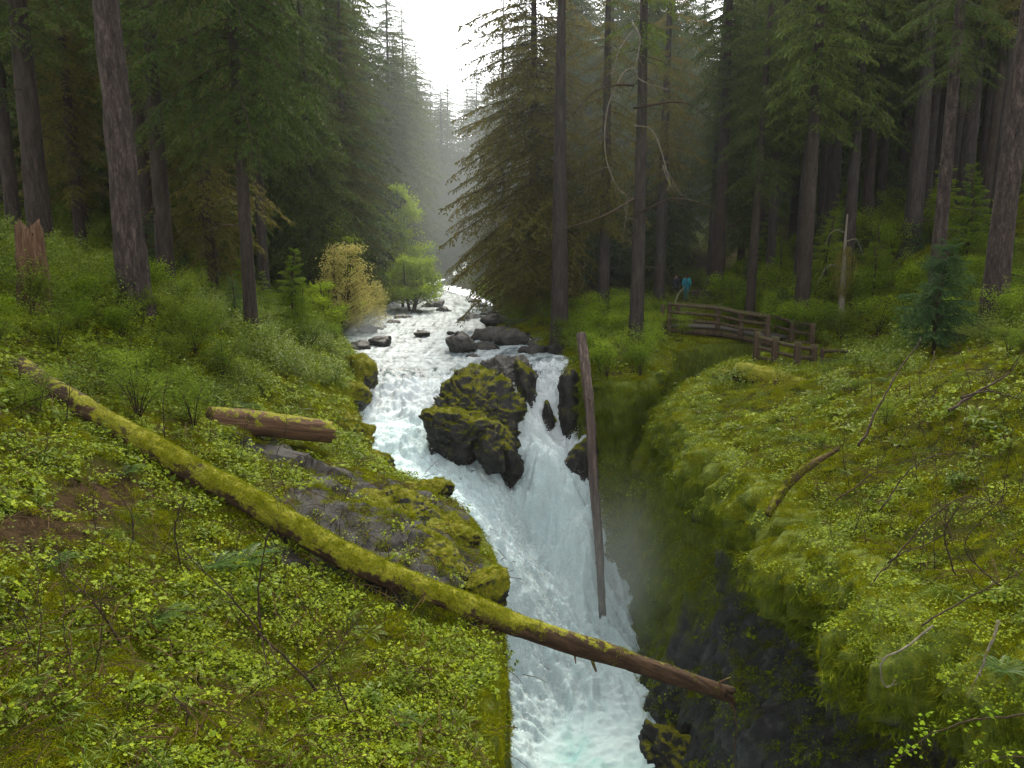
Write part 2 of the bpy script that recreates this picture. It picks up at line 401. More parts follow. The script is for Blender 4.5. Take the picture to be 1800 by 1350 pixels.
def prof_right(S):
    y = S[:, 1]; n = len(S); u = np.arange(n)*.0
    P = np.c_[S[:, :2], u]
    zt, zb = S[:, 2], S[:, 3]
    near = (sstep(25.5, 21.5, y))*(np.arange(n) < n*.45)
    slopeend = np.exp(-((y-27)/2.9)**2)*(S[:, 0] < 9.0)*(S[:, 0] > 4.9)*(np.arange(n) < n*.5)
    back = sstep(2.6, 1.0, np.hypot(S[:, 0]-4.2, S[:, 1]-29.2))
    lob = fbm(P, .75, 3, 21, .55, True); ov = near*(.05+.95*np.clip(lob+.05, 0, 1))+.08
    rec = near*(1.2+1.3*sstep(20, 15, y)+.6*fbm(P, .35, 2, 22))
    H = zt-zb
    foot = .55*near+1.4*slopeend+2.2*back
    off = np.stack([-.7+0*y, -.15+.1*slopeend, ov*.5+.3*slopeend, ov+.6*slopeend, ov*.95+slopeend, ov*.5-rec*.3+1.35*slopeend, -rec*.9+slopeend*1.6, -rec*.9+slopeend*2.1, -.2*near+slopeend*2.4+back*.8, foot+slopeend*1.3, foot+.3+slopeend*1.4], 1)
    z = np.stack([zt, zt, zt-.12, zt-.4-.3*near*lob, zt-.85-.7*near*np.clip(lob, -.5, 1), zt-1.35-.7*near*np.clip(lob, -.5, 1), zt-2.5, zt-.4*H, zt-.62*H, zt-.85*H, zb], 1)
    w = np.tile(np.array([0, .25, .8, 1, 1, 1, 1, 1, 1, 1, 1.0]), (n, 1))
    return off, z, w
def prof_left(S):
    y = S[:, 1]; n = len(S); zt, zb = S[:, 2], S[:, 3]; H = zt-zb
    near = sstep(22, 16, y)
    P = np.c_[S[:, :2], 0*y]
    ov = .05+.12*fbm(P, .8, 3, 23)
    off = np.stack([-.6+0*y, -.15+0*y, ov, ov+.05, ov+.02, ov, .12+0*y, .28*near+.4*(1-near), .55+0*y, .95+0*y], 1)
    z = np.stack([zt, zt-.0, zt-.1, zt-.35, zt-.16*H, zt-.28*H, zt-.45*H, zt-.65*H, zt-.85*H, zb], 1)
    w = np.tile(np.array([0, .25, .8, 1, 1, 1, 1, 1, 1, 1.0]), (n, 1))
    return off, z, w
def finish_wall(name, E, side, step, nprof, prof, seed):
    S, V, Nn, ww, t, n = wall(name, E, side, step, nprof, prof)
    Q = V*np.array([1, 1, .45])
    far = sstep(45, 25, V[:, 1])
    h = .75*fbm(Q, .5, 3, seed)+.34*fbm(Q, 1.3, 4, seed+1, .55, True)*.8+.12*fbm(V, 3.2, 3, seed+2)
    if side == 'R': h = h+.34*facet(V*np.array([1, 1, .5])+.3*fbm(V, .8, 2, 38)[:, None], .8, 36)+.13*facet(V, (2.4, 2.4, 1.4), 37)+.42*fbm(V*np.array([1, 1, .14]), 1.15, 3, 39, .6, True)
    h = h*np.clip(ww*1.1-.15, 0, 1)*far*(.42 if side == 'L' else .8)
    V = V+np.c_[Nn*h[:, None], .25*h*0]
    dz = np.repeat(S[:, 2], nprof)-V[:, 2]
    if side == 'R':
        nearw = sstep(22, 17, V[:, 1])*(V[:, 0] > 3)
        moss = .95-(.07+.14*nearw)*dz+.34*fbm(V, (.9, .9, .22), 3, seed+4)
        bulge = np.exp(-((V[:, 1]-26.5)/4.5)**2)*(V[:, 0] < 9)
        moss = np.maximum(moss, 1.0*bulge*sstep(10, 6.5, dz)+.1)
    else:
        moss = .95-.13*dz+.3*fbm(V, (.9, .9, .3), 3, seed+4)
        moss -= .45*sstep(14, 16, V[:, 1])*sstep(30, 20, V[:, 1])
    F = grid_faces(n, nprof)
    o = mk(name, V, F, [M['wall']], True, {'moss': np.clip(moss, 0, 1)}); o['kind'] = 'structure'
    return o
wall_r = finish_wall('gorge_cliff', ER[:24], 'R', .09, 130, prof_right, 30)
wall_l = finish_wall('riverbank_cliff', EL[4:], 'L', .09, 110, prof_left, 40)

# ------------------------------------------------------------------ water
wz = TPS([(-11.5, 150, -4.1), (-5.5, 150, -4.1), (-11, 120, -4.2), (-6, 120, -4.2), (-10.5, 95, -4.3), (-5.8, 95, -4.3), (-10, 80, -4.4), (-6, 80, -4.4), (-10, 66, -4.62), (-3, 66, -4.6), (-10, 55, -4.8), (-1.5, 55, -4.75), (-9.4, 44, -4.98), (-5, 44, -4.95), (-.6, 44, -4.9),
          (-7.3, 36, -5.15), (-4, 36, -5.15), (0, 36, -5.05), (2.3, 35.5, -5.0), (-6, 31.8, -5.32), (-4, 32.0, -5.3), (-2.4, 32, -5.28), (-1, 33, -5.25), (0, 33.2, -5.2),
          (-5.3, 29.6, -6.15), (-3.6, 29.6, -6.2), (-2.4, 29.8, -6.1), (-5.2, 26.8, -6.8), (-4, 27.2, -6.75), (-2.9, 26.8, -7.15), (-3.4, 24.5, -7.45), (-4.2, 23, -7.5), (-1.8, 25.4, -8.0), (-2.2, 22, -8.3), (-.4, 26.2, -8.7), (-1.0, 22.5, -9.3), (-.2, 24.5, -9.6), (.6, 26.6, -10.2), (.6, 23.5, -11.0), (1.0, 25.3, -11.2),
          (-.2, 31.3, -5.4), (.3, 30.0, -6.2), (.7, 29, -6.9), (1.4, 27.6, -8.3), (0.2, 28.2, -7.9), (1.6, 33.2, -5.05), (1.75, 31, -6.4), (1.6, 29.3, -7.6), (2.2, 27.5, -8.8), (2.7, 26, -10.6), (1.9, 25.6, -11.3), (3.3, 26, -11.5), (3.2, 24.8, -12.4), (1.6, 24, -12.3), (0, 21.5, -12.6), (1.6, 22, -13.2), (3.6, 22.5, -13.3), (4.3, 23.5, -13.4),
          (0.3, 18, -13.9), (2.2, 18.5, -13.9), (4.5, 19, -14.0), (0, 13, -14.4), (4.6, 13, -14.4), (0, 6, -14.7), (4.6, 6, -14.7), (2.6, 33.5, -5.0), (2.5, 30, -7.2), (3.2, 28, -9)], .015)
def build_water():
    ys = [5.0]
    while ys[-1] < 150:
        y = ys[-1]; ys.append(y+(.14 if y < 15 else .055 if y < 37 else min(.055*1.02**((y-37)/.35), .7)))
    ys = np.array(ys); xs = np.arange(-13, 6.2, .06)
    Xg, Yg = np.meshgrid(xs, ys, indexing='ij'); X = np.c_[Xg.ravel(), Yg.ravel()]
    wr = sstep(24, 27, X[:, 1])*sstep(48, 38, X[:, 1]); P0_ = np.c_[X, 0*X[:, 0]]
    XW = X+wr[:, None]*np.c_[.35*fbm(P0_, .7, 3, 90), .9*fbm(P0_, .55, 3, 91)+.25*fbm(P0_, 2, 2, 92)]
    Z0 = wz(XW); nx, ny = len(xs), len(ys)
    Z = Z0.reshape(nx, ny)
    gx = np.gradient(Z, xs, axis=0); gy = np.gradient(Z, ys, axis=1)
    slope = np.hypot(gx, gy)
    # flow field, metres
    bx = np.interp(ys, [5, 25, 30, 36, 60, 80, 150], [0, .15, 0, .1, .2, .0, .1])[None]
    vx = -gx*4+bx*.3; vy = -gy*4-.30
    sp = np.hypot(vx, vy)+1e-6; vx /= sp; vy /= sp
    rng = np.random.RandomState(5)
    P = np.c_[X, Z0]
    def lic(src, length, n):
        acc = np.zeros_like(src); wsum = 0
        for sgn in (1, -1):
            px, py = Xg.copy(), Yg.copy()
            for k in range(n):
                ix = np.clip(((px-xs[0])/.06).round().astype(int), 0, nx-1); iy = np.clip(np.searchsorted(ys, py), 0, ny-1)
                acc += src[ix, iy]; wsum += 1
                px += sgn*vx[ix, iy]*length/n; py += sgn*vy[ix, iy]*length/n
        return acc/wsum
    w1 = rng.normal(size=(nx, ny)); w2 = fbm(P, (3.2, 3.2, 3.2), 3, 50).reshape(nx, ny)
    s1 = lic(w1, .8, 12); s1 /= s1.std()
    s2 = lic(w2, 1.3, 12); s2 /= s2.std()
    bil = fbm(P, (1.5, 1.5, 1.5), 4, 51, .55, True).reshape(nx, ny); bil2 = fbm(P, (4.2, 4.2, 4.2), 3, 53, .55, True).reshape(nx, ny)
    rif = fbm(P, (.5, 1.3, .6), 4, 52).reshape(nx, ny)
    steep = sstep(.12, .5, slope)
    pool = sstep(24, 21, Yg)*sstep(-.6, .6, Xg)
    # broad river: standing ripples across the stream
    river = sstep(31, 34, Yg)
    H = steep*(.12*s2+.03*s1+.20*bil+.06*bil2)+(1-steep)*(.07*bil+.035*bil2+.05*rif)*(1+river*.6)+pool*.12*bil
    H *= np.where(Yg > 60, .8, 1)
    foam = .56+.30*rif+.07*s2+.035*s1+.24*bil2*.6
    foam = np.where(river > .5, foam-.16+.05*sstep(40, 60, Yg), foam)
    dark = np.exp(-((Yg-32.1-.12*(Xg+4)+.5*rif)/.55)**2)*(Xg < -1)
    foam -= .34*dark
    foam -= steep*.30*sstep(.55, 1.7, s2+.6*s1)
    foam += steep*.24+.22*sstep(30.2, 29, Yg)
    foam -= pool*(.40*sstep(0, .55, fbm(P, .45, 3, 55).reshape(nx, ny)+.15))+sstep(27, 24, Yg)*.12*sstep(.1, .5, fbm(P, .8, 3, 56).reshape(nx, ny))
    deep = sstep(30, 27, Yg)
    V = np.c_[X, (Z+H).ravel()]
    F = grid_faces(nx, ny)
    inL = inside(X, POLY_L); inR = inside(X, POLY_R)
    d = np.minimum(edge_dist(X, PL), edge_dist(X, PR))
    bad = (inL | inR) & (d > .55)
    # keep under the left shelf only where the chute runs
    ok = ~bad
    F = F[ok[F].all(1)]
    V, F, A = compact(V, F, {'foam': np.clip(foam, 0, 1.2).ravel(), 'deep': deep.ravel(), 'steep': steep.ravel()})
    o = mk('river', V, F, [M['water']], True, A); o['kind'] = 'structure'
    return o
water = build_water()
# ------------------------------------------------------------------ rocks
import bmesh
_ico = {}
def ico(sub):
    if sub not in _ico:
        bm = bmesh.new(); bmesh.ops.create_icosphere(bm, subdivisions=sub, radius=1)
        _ico[sub] = (np.array([v.co[:] for v in bm.verts]), np.array([[v.index for v in f.verts] for f in bm.faces])); bm.free()
    return _ico[sub]
def rock_mesh(name, rad, seed, sub=5, nplanes=16, rough=.10, mat=None, strata=0.0):
    D, F = ico(sub); r = np.random.RandomState(seed)
    N = r.normal(size=(nplanes, 3)); N /= np.linalg.norm(N, axis=1)[:, None]; h = r.uniform(.62, 1.0, nplanes)
    q = np.maximum(D@N.T, 1e-3)/h[None]
    rr = 1/((q**9).sum(1)**(1/9))
    rr = np.minimum(rr, 1.15)
    V = D*rr[:, None]*np.array(rad)
    V = V+D*(np.min(rad)*.22*facet(V+.2*max(rad)*fbm(V, 1.5/max(rad), 2, seed+7)[:, None], (1.5/max(rad), 1.5/max(rad), 2.4/max(rad)), seed+3)+np.min(rad)*.10*facet(V, 4.0/max(rad), seed+4))[:, None]
    s = 1/max(rad)
    V = V+D*(np.min(rad)*(1.6*rough*fbm(V, 1.6*s, 3, seed)+rough*fbm(V, 4.5*s, 4, seed+1, .55, True)+.4*rough*fbm(V, 14*s, 3, seed+2)))[:, None]
    if strata: V[:, 2] += strata*np.sin((V[:, 2]+.4*V[:, 0]+.3*fbm(V, 2, 2, seed))*14*s)*.3
    return mk(name, V, F, [mat or M['rock']], True)
def rock(name, px, py, Y, rad, seed, mat, label, cat='rock', group=None, rz=0, tilt=(0, 0), sub=5, np_=16, rough=.1):
    o = rock_mesh(name, rad, seed, sub, np_, rough, mat)
    o.location = at(px, py, Y); o.rotation_euler = (tilt[0], tilt[1], rz)
    return tag(o, label, cat, group)
R_ = math.radians
ROCKS = []
ROCKS.append(rock('waterfall_rock', 838, 738, 28.9, (1.5, 1.6, 1.55), 3, M['rock'], 'tall mossy dark rock splitting the waterfall, behind the rounded black one', rz=.3, tilt=(0, R_(12)), sub=6))
ROCKS.append(rock('waterfall_rock', 885, 790, 27.6, (.62, 1.0, 1.5), 8, M['rock'], 'steep mossy flank of rock beside the middle chute of the falls', rz=.2, tilt=(0, R_(-16)), sub=5))
ROCKS.append(rock('waterfall_rock', 803, 762, 26.7, (1.5, 1.1, 1.0), 5, M['rock'], 'rounded black rock with a mossy back standing in the white chute', rz=-.25, tilt=(0, R_(14)), sub=6))
ROCKS.append(rock('waterfall_rock', 866, 795, 26.1, (.55, .6, .85), 12, M['rock'], 'square dark block at the foot of the rounded black rock', rz=.2, sub=5, np_=9))
ROCKS.append(rock('waterfall_rock', 893, 662, 31.9, (1.2, 1.5, 1.0), 14, M['rock_bare'], 'bare folded grey rock shelf between the two narrow chutes', rz=.4, tilt=(0, R_(4)), sub=6, rough=.16))
ROCKS.append(rock('waterfall_rock', 926, 690, 30.9, (.5, .9, 1.35), 15, M['rock'], 'mossy end wall of the grey shelf dropping beside the thin chute', tilt=(0, R_(-10)), sub=5))
ROCKS.append(rock('waterfall_rock', 962, 735, 30.2, (.3, .5, .6), 19, M['rock'], 'small wet black rock in the middle of the thin far chute', sub=4))
ROCKS.append(rock('waterfall_rock', 1003, 745, 30.4, (.6, .8, 1.9), 22, M['rock'], 'wet black crag edging the thin far chute, behind the upright log', sub=5, rough=.15))
ROCKS.append(rock('waterfall_rock', 1020, 860, 28.6, (.8, .9, 2.3), 27, M['rock'], 'dark dripping crag behind the upright log low in the gorge', sub=5, rough=.15))
ROCKS.append(rock('gorge_boulder', 1185, 1335, 19.2, (.95, 1.1, 1.0), 31, M['rock'], 'wet black boulder sticking out of the foam at the bottom of the gorge', 'boulder', sub=5))
ROCKS.append(rock('gorge_boulder', 1290, 1330, 18.4, (1.2, 1.2, .7), 37, M['rock'], 'low brownish boulder at the foot of the gorge wall beside the black one', 'boulder', sub=5))
ROCKS.append(rock('mossy_boulder', 613, 785, 20.9, (.72, .75, .85), 41, M['rock_moss'], 'golden mossy boulder at the end of the short brown log', 'boulder', sub=6))
ROCKS.append(rock('mossy_boulder', 655, 812, 20.2, (.45, .5, .42), 43, M['rock'], 'small dark mossy boulder below the golden one at the water edge', 'boulder', sub=5))
ROCKS.append(rock('mossy_boulder', 570, 828, 18.6, (.75, .55, .32), 47, M['rock_moss'], 'flat golden green boulder below the golden mossy one, above the wet rock', 'boulder', sub=5))
ROCKS.append(rock('mossy_boulder', 545, 872, 16.5, (.55, .5, .32), 49, M['rock_moss'], 'low mossy boulder just above the long log beside wet rock', 'boulder', sub=5))
ROCKS.append(rock('mossy_boulder', 760, 862, 16.6, (.55, .45, .35), 53, M['rock_moss'], 'mossy boulder capping the rim of the wet rock over the chute', 'boulder', sub=5))
ROCKS.append(rock('mossy_boulder', 632, 662, 30, (.72, 1.1, .85), 55, M['rock_moss'], 'square mossy bank rock where the river first drops', 'boulder', rz=.3, sub=5, np_=10))
ROCKS.append(rock('mossy_boulder', 600, 700, 27.4, (.9, 1.0, .7), 57, M['rock_moss'], 'mossy bank boulder beside the foaming pool below the first drop', 'boulder', rz=.3, sub=5))
ROCKS.append(rock('mossy_boulder', 812, 606, 37.5, (.9, .8, .5), 61, M['rock_bare'], 'broad grey boulder with a mossy shoulder in the river above the falls', 'boulder', tilt=(0, R_(6)), sub=5))
# the wet, slabby outcrop on the near bank
rs = np.random.RandomState(4)
outc = [(655, 905, 14.9, (1.0, .55, .34)), (730, 905, 15.0, (.75, .5, .36)), (800, 935, 14.2, (.65, .5, .42)), (770, 985, 13.0, (.7, .4, .3)), (850, 1050, 12.0, (.35, .45, .5))]
desc = ['long wet slab low on the outcrop above the log', 'glossy humped slab in the middle of the wet outcrop', 'mossy block on the rim of the outcrop over the chute', 'flat wet slab near the log bend', 'steep mossy block where the log leaves the bank']
for i, (px, py, Y, rad) in enumerate(outc):
    p = at(px, py, Y); z = gz(p[0], p[1], 'L')
    o = rock_mesh('rock_slab', rad, 70+i*3, 5, 11, .15, M['rock'] if i not in (2, 4) else M['rock_moss'])
    o.location = (p[0], p[1], z-rad[2]*.05); o.rotation_euler = (rs.uniform(-.25, .1), rs.uniform(-.1, .3), rs.uniform(-.7, .2)-.3)
    tag(o, desc[i], 'rock', 'slabs of the wet outcrop'); ROCKS.append(o)
# river stones
stones = [(627, 612, 39, .62, 'rock', 'dark round boulder by the grassy bank above the first drop'), (667, 600, 40, .62, 'rock', 'upright dark boulder with a mossy top standing in the river'), (641, 582, 45, .6, 'rock', 'dim misty boulder near the bank upstream of the upright one'), (664, 578, 47, .55, 'rock_bare', 'pale misty boulder upstream of the upright dark one'),
          (741, 586, 43, .42, 'rock', 'small dark boulder alone in mid river'), (793, 584, 44, .2, 'rock', 'tiny dark stone beside the mossy shouldered boulder'), (805, 593, 41, .3, 'rock', 'small stone behind the mossy shouldered boulder'), (760, 537, 62, .95, 'rock_bare', 'brown boulder splitting the river far upstream'), (779, 548, 58, .6, 'rock', 'low stone just downstream of the far brown boulder'),
          (735, 551, 57, .5, 'rock', 'flat wet stone in the riffle upstream'), (705, 561, 53, .65, 'rock_bare', 'pale stone in the shallows by the reedy bank'), (688, 568, 50, .5, 'rock_bare', 'grey stone in the shallows near the bank'), (818, 566, 51, .6, 'rock', 'dark wet stone near the far riffle ledge'), (835, 560, 53, .7, 'rock', 'black stone at the edge of the dark riffle'), (857, 553, 55, .75, 'rock', 'black bank stone under the overhanging bushes'), (848, 538, 62, .5, 'rock_bare', 'white stone on the gravel bar upstream'), (833, 530, 66, .5, 'rock_bare', 'pale stone at the tip of the gravel bar'),
          (872, 590, 42, 1.1, 'rock_bare', 'broad flat brown ledge sloping into the river'), (905, 600, 40, .95, 'rock_bare', 'flat tan ledge rock above the grey shelf'), (880, 566, 46, .9, 'rock', 'dark ledge rock near the bushes'), (915, 575, 44, .8, 'rock', 'dark tilted ledge rock under the spruce'), (945, 588, 41, .42, 'rock_bare', 'round brown stone on the ledge'), (947, 604, 39, .5, 'rock_bare', 'tan upright stone at the end of the ledge'), (965, 598, 40, .5, 'rock_bare', 'pinkish stone beside the tan upright one'), (860, 615, 38.5, .7, 'rock', 'wet stone between the ledge and the grey shelf'), (940, 622, 37, .7, 'rock', 'dark stone where the thin chute begins'), (985, 615, 37, .8, 'rock', 'dark stone against the bank over the thin chute'), (835, 632, 36, .45, 'rock', 'small wet stone before the grey shelf'), (985, 575, 42, .7, 'rock', 'shadowed stone at the foot of the tall grey trunk')]
for i, (px, py, Y, r, mt, lab) in enumerate(stones):
    o = rock_mesh('river_stone', (r*1.15, r, r*.62), 120+i*5, 4, 14, .12, M['rock_river' if mt == 'rock' else mt])
    o.location = at(px, py+2, Y); o.rotation_euler = (0, rs.uniform(-.15, .15), rs.uniform(0, 6))
    tag(o, lab, 'stone', 'stones in and along the river'); ROCKS.append(o)

# ------------------------------------------------------------------ logs
def mat_bark(name, cols, vs=1.0, moss=0.0, mosscol=None, rough=.9, bump=.8, topmoss=False):
    m = NT(name); pos = m.pos((1, 1, .16*vs), True); p2 = m.pos((1, 1, 1), True)
    n1 = m.noise(9, 6, .7, pos, .4); n2 = m.noise(34, 4, .7, pos); n3 = m.noise(2.2, 4, .6, p2)
    col = m.ramp(m.math('ADD', m.math('MULTIPLY', n1, .65), m.math('MULTIPLY', n2, .35)), [(.34, cols[0]), (.5, cols[1]), (.66, cols[2])])
    h = m.math('ADD', m.math('MULTIPLY', n1, .7), m.math('MULTIPLY', n2, .3))
    r = rough
    if moss > 0:
        mf = m.math('ADD', m.math('MULTIPLY', n3, 1.25), m.math('MULTIPLY', m.noise(9, 5, .7, p2), .9))
        mf = m.math('SUBTRACT', mf, .45)
        if topmoss:
            nz = m.n('ShaderNodeSeparateXYZ', None, i0=m.n('ShaderNodeNewGeometry').outputs['Normal']).outputs[2]
            mf = m.math('ADD', mf, m.math('MULTIPLY', nz, .35))
        mf = m.math('SUBTRACT', mf, m.attr('bare'))
        mf = m.mapr(mf, 1.02-moss*.8, 1.14-moss*.8)
        mc = m.ramp(m.noise(26, 4, .7, p2), [(.3, mosscol[0]), (.5, mosscol[1]), (.7, mosscol[2])])
        col = m.mix(mf, col, mc)
    return m.out(m.bsdf(col, r, m.bump(h, bump, .04), .25))
MOSS3 = [(.04, .048, .003), (.15, .155, .007), (.26, .22, .010)]
M['log_moss'] = mat_bark('mossy_log_bark', [(.010, .006, .003), (.038, .021, .010), (.085, .05, .025)], 1, .62, MOSS3, topmoss=True)
M['log_brown'] = mat_bark('brown_log_wood', [(.02, .012, .007), (.085, .046, .024), (.17, .10, .058)], .5, .25, MOSS3, topmoss=True)
M['log_red'] = mat_bark('reddish_stripped_wood', [(.018, .013, .010), (.075, .054, .045), (.20, .15, .125)], .35, 0)
M['bark_big'] = mat_bark('furrowed_bark', [(.005, .004, .003), (.036, .026, .022), (.11, .082, .070)], 1.6, .1, [(.02, .025, .01), (.05, .05, .02), (.08, .075, .03)], bump=1)
M['bark'] = mat_bark('dark_conifer_bark', [(.010, .008, .006), (.030, .022, .017), (.068, .050, .040)], 1, .16, [(.015, .02, .006), (.035, .04, .010), (.06, .06, .018)])
M['bark_grey'] = mat_bark('grey_conifer_bark', [(.011, .009, .008), (.034, .028, .024), (.072, .06, .052)], 1, .12, [(.02, .025, .01), (.05, .05, .02), (.08, .075, .03)])
M['twig'] = mat_bark('twig_bark', [(.012, .008, .005), (.035, .022, .013), (.07, .045, .026)], 2, .25, [(.03, .04, .004), (.08, .085, .008), (.13, .11, .012)])
M['dead'] = mat_bark('bleached_dead_wood', [(.06, .05, .035), (.15, .13, .10), (.27, .245, .19)], .6, .35, [(.05, .05, .006), (.12, .11, .012), (.18, .15, .016)])
M['cut'] = mat_bark('pale_broken_wood', [(.06, .035, .02), (.16, .10, .06), (.26, .17, .11)], .4)
def log_mesh(name, P, R, n_ring, step, mats, seed, rough=.06, parent=None, ridge=0.0, knots=0, end_break=0.0, bare=None):
    """lying or standing trunk; object origin at the first point, local z along the log so bark runs lengthwise"""
    P = np.asarray(P, float); L = np.linalg.norm(np.diff(P, axis=0), axis=1).sum(); n = max(6, int(L/step))
    S = spline(P, n); Rr = np.interp(np.linspace(0, 1, n), np.linspace(0, 1, len(R)), R)
    ax = Vector(P[-1]-P[0]).normalized(); q = ax.to_track_quat('Z', 'Y'); Mi = np.array(q.to_matrix().inverted())
    S = (S-P[0])@Mi.T
    V, F, F3 = tube(S, Rr, n_ring)
    k = n*n_ring
    C = np.repeat(S, n_ring, 0); N = V[:k]-C; N /= np.linalg.norm(N, axis=1)[:, None]+1e-9
    rr = np.repeat(Rr, n_ring)
    Q = V[:k]*np.array([1, 1, .25])
    h = rr*(rough*2.2*fbm(V[:k]*np.array([1, 1, .5]), .9/np.mean(Rr)*.5, 3, seed)+rough*fbm(Q, 3.2/np.mean(Rr)*.5, 3, seed+1))
    if ridge: h += rr*ridge*fbm(V[:k]*np.array([1, 1, .13]), 5.5/np.mean(Rr)*.5, 3, seed+2, .6, True)
    V[:k] += N*h[:, None]
    if end_break:
        a = V[k-n_ring*3:k]; a[:, 2] += end_break*fbm(a, 3/np.mean(Rr), 2, seed+5)
    if bare is not None: bare = np.r_[np.repeat(np.interp(np.linspace(0, 1, n), np.linspace(0, 1, len(bare)), bare), n_ring), bare[0], bare[-1]]
    o = mk(name, V, [F, F3], mats, True, {'bare': bare} if bare is not None else None, parent)
    o.location = P[0]; o.rotation_mode = 'QUATERNION'; o.rotation_quaternion = q
    return o
ml = [at(28, 652, 13.2), at(100, 695, 12.9), at(200, 750, 12.6), at(333, 823, 12.2), at(467, 896, 11.9), at(600, 974, 11.6), at(720, 1026, 11.4), at(890, 1092, 11.2), at(1100, 1160, 11.1), at(1285, 1222, 11.1)]
LOG = log_mesh('fallen_log', ml, [.25, .235, .21, .19, .19, .20, .20, .175, .15, .115], 56, .035, [M['log_moss']], 200, .10, end_break=.25, ridge=.05, bare=[.45, .35, .2, .1, .02, 0, .02, .05, .22, .48, .7])
tag(LOG, 'long moss covered fallen log bridging the gorge in front of the waterfall', 'log')
def stub(name, P, R, parent, mat):
    Mw = Matrix.LocRotScale(parent.location, parent.rotation_quaternion, None).inverted()
    P = [np.array(Mw @ Vector(p)) for p in P]
    V, F, F3 = tube(spline(P, 8), np.interp(np.linspace(0, 1, 8), [0, 1], R), 7)
    return mk(name, V, [F, F3], [mat], True, None, parent)
for (px, py, dx, dy, r) in [(1040, 1158, 8, 14, .03), (1010, 1150, 2, 10, .018), (1265, 1200, 20, -6, .02)]:
    stub('branch_stub', [at(px, py, 11.1), at(px+dx*.6, py+dy, 11.0), at(px+dx, py+dy*1.6, 11.0)], [r, r*.5], LOG, M['log_brown'])
o = log_mesh('fallen_log', [at(1021, 588, 28.9), at(1031, 660, 27.7), at(1038, 740, 26.6), at(1044, 850, 25.3), at(1053, 960, 24.3), at(1059, 1078, 23.6)], [.17, .172, .158, .15, .135, .112], 40, .04, [M['log_red']], 210, .13, end_break=.4, ridge=.12)
for (px, py, Y, dx) in [(1030, 700, 27.0, 12), (1046, 790, 26.0, -10), (1048, 900, 24.8, 9), (1054, 985, 24.2, -8), (1036, 750, 26.5, -9)]:
    stub('branch_stub', [at(px, py, Y), at(px+dx*.6, py+2, Y-.15), at(px+dx, py+6, Y-.2)], [.03, .012], o, M['log_red'])
tag(o, 'bare reddish log standing upright on end in the gorge beside the waterfall', 'log')
def on_ground(px, py, Y, side, dz):
    p = at(px, py, Y); return np.array([p[0], p[1], gz(p[0], p[1], side)+dz])
o = log_mesh('fallen_log', [at(366, 738, 15.8), at(470, 746, 16.5), at(582, 760, 17.3)], [.29, .28, .25], 40, .05, [M['log_brown']], 220, .06, end_break=.2)
tag(o, 'short brown log with bare upper side lying on the grassy bank by the golden boulder', 'log')
o = log_mesh('fallen_log', [at(385, 632, 23.5), at(480, 655, 25), at(560, 668, 26.5), at(640, 684, 28)], [.11, .12, .12, .10], 16, .1, [M['log_brown']], 230, .08)
tag(o, 'thin dark pole of a log lying across the grassy slope near the river', 'log')
o = log_mesh('fallen_log', [at(300, 785, 14.2), at(390, 812, 14.6), at(470, 850, 14.9)], [.2, .24, .16], 26, .06, [M['log_moss']], 240, .1)
tag(o, 'stubby mossy log half sunk in plants just behind the long log', 'log')
o = log_mesh('fallen_log', [at(1298, 655, 26.6), at(1350, 668, 25.6), at(1425, 688, 24.4)], [.36, .4, .36], 44, .05, [M['log_moss']], 250, .12)
tag(o, 'thick mossy log section lying on the mossy cliff top below the rail fence', 'log')
o = rock_mesh('mossy_stump', (.3, .34, .42), 260, 5, 14, .15, M['rock_moss']); o.location = at(1268, 662, 27.2)
tag(o, 'small rounded mossy stump at the cliff edge beside the thick mossy log', 'stump')
o = log_mesh('fallen_log', [at(1475, 788, 14.5), at(1430, 815, 14.2), at(1385, 850, 14.0), at(1350, 905, 13.6)], [.04, .07, .09, .07], 18, .05, [M['log_moss']], 270, .14, bare=[.5, .42, .3, .25])
tag(o, 'crooked mossy root log bending over the lip of the mossy cliff', 'log')
o = log_mesh('fallen_log', [at(20, 740, 12.6), at(150, 765, 12.9), at(250, 800, 13.1)], [.14, .17, .12], 20, .06, [M['log_moss']], 280, .12)
tag(o, 'low mossy log rotting in the plants below the long log', 'log')
o = log_mesh('fallen_log', [at(700, 1030, 11.7), at(600, 1030, 12.0), at(520, 1045, 11.9), at(440, 1070, 11.6)], [.035, .05, .05, .03], 12, .06, [M['twig']], 290, .1)
tag(o, 'thin grey fallen pole under the long mossy log', 'log')
# broken stump, back in the trees
o = log_mesh('broken_stump', [at(62, 560, 17.2), at(58, 470, 17.2), at(50, 402, 17.2)], [.33, .28, .24], 44, .05, [M['log_brown']], 300, .1, ridge=.18, end_break=.45, bare=[.1, .35, .6])
tag(o, 'broken reddish stump with a splintered top standing in green plants', 'stump')
# ------------------------------------------------------------------ trees
GREENS = {
 'dark':  [(.018, .032, .009), (.046, .072, .017), (.085, .122, .024), (.14, .175, .034)],
 'olive': [(.032, .035, .009), (.075, .075, .018), (.135, .12, .028), (.20, .155, .045)],
 'blue':  [(.016, .036, .014), (.038, .078, .026), (.07, .12, .036), (.115, .17, .05)],
 'mid':   [(.028, .048, .014), (.06, .09, .024), (.10, .145, .034), (.16, .20, .05)],  # brighter green for the far conifers: haze and light put into the colour
 'fresh': [(.14, .20, .012), (.25, .35, .022), (.36, .48, .035), (.48, .58, .06)],
 'straw': [(.24, .22, .05), (.38, .34, .09), (.48, .43, .13), (.40, .46, .10)],
 'shrub': [(.034, .06, .005), (.085, .14, .009), (.155, .22, .013), (.25, .32, .022)],
}
for k, c in GREENS.items(): M['leaf_'+k] = leaf_mat('foliage_'+k, c, .3 if k != 'fresh' else .4)
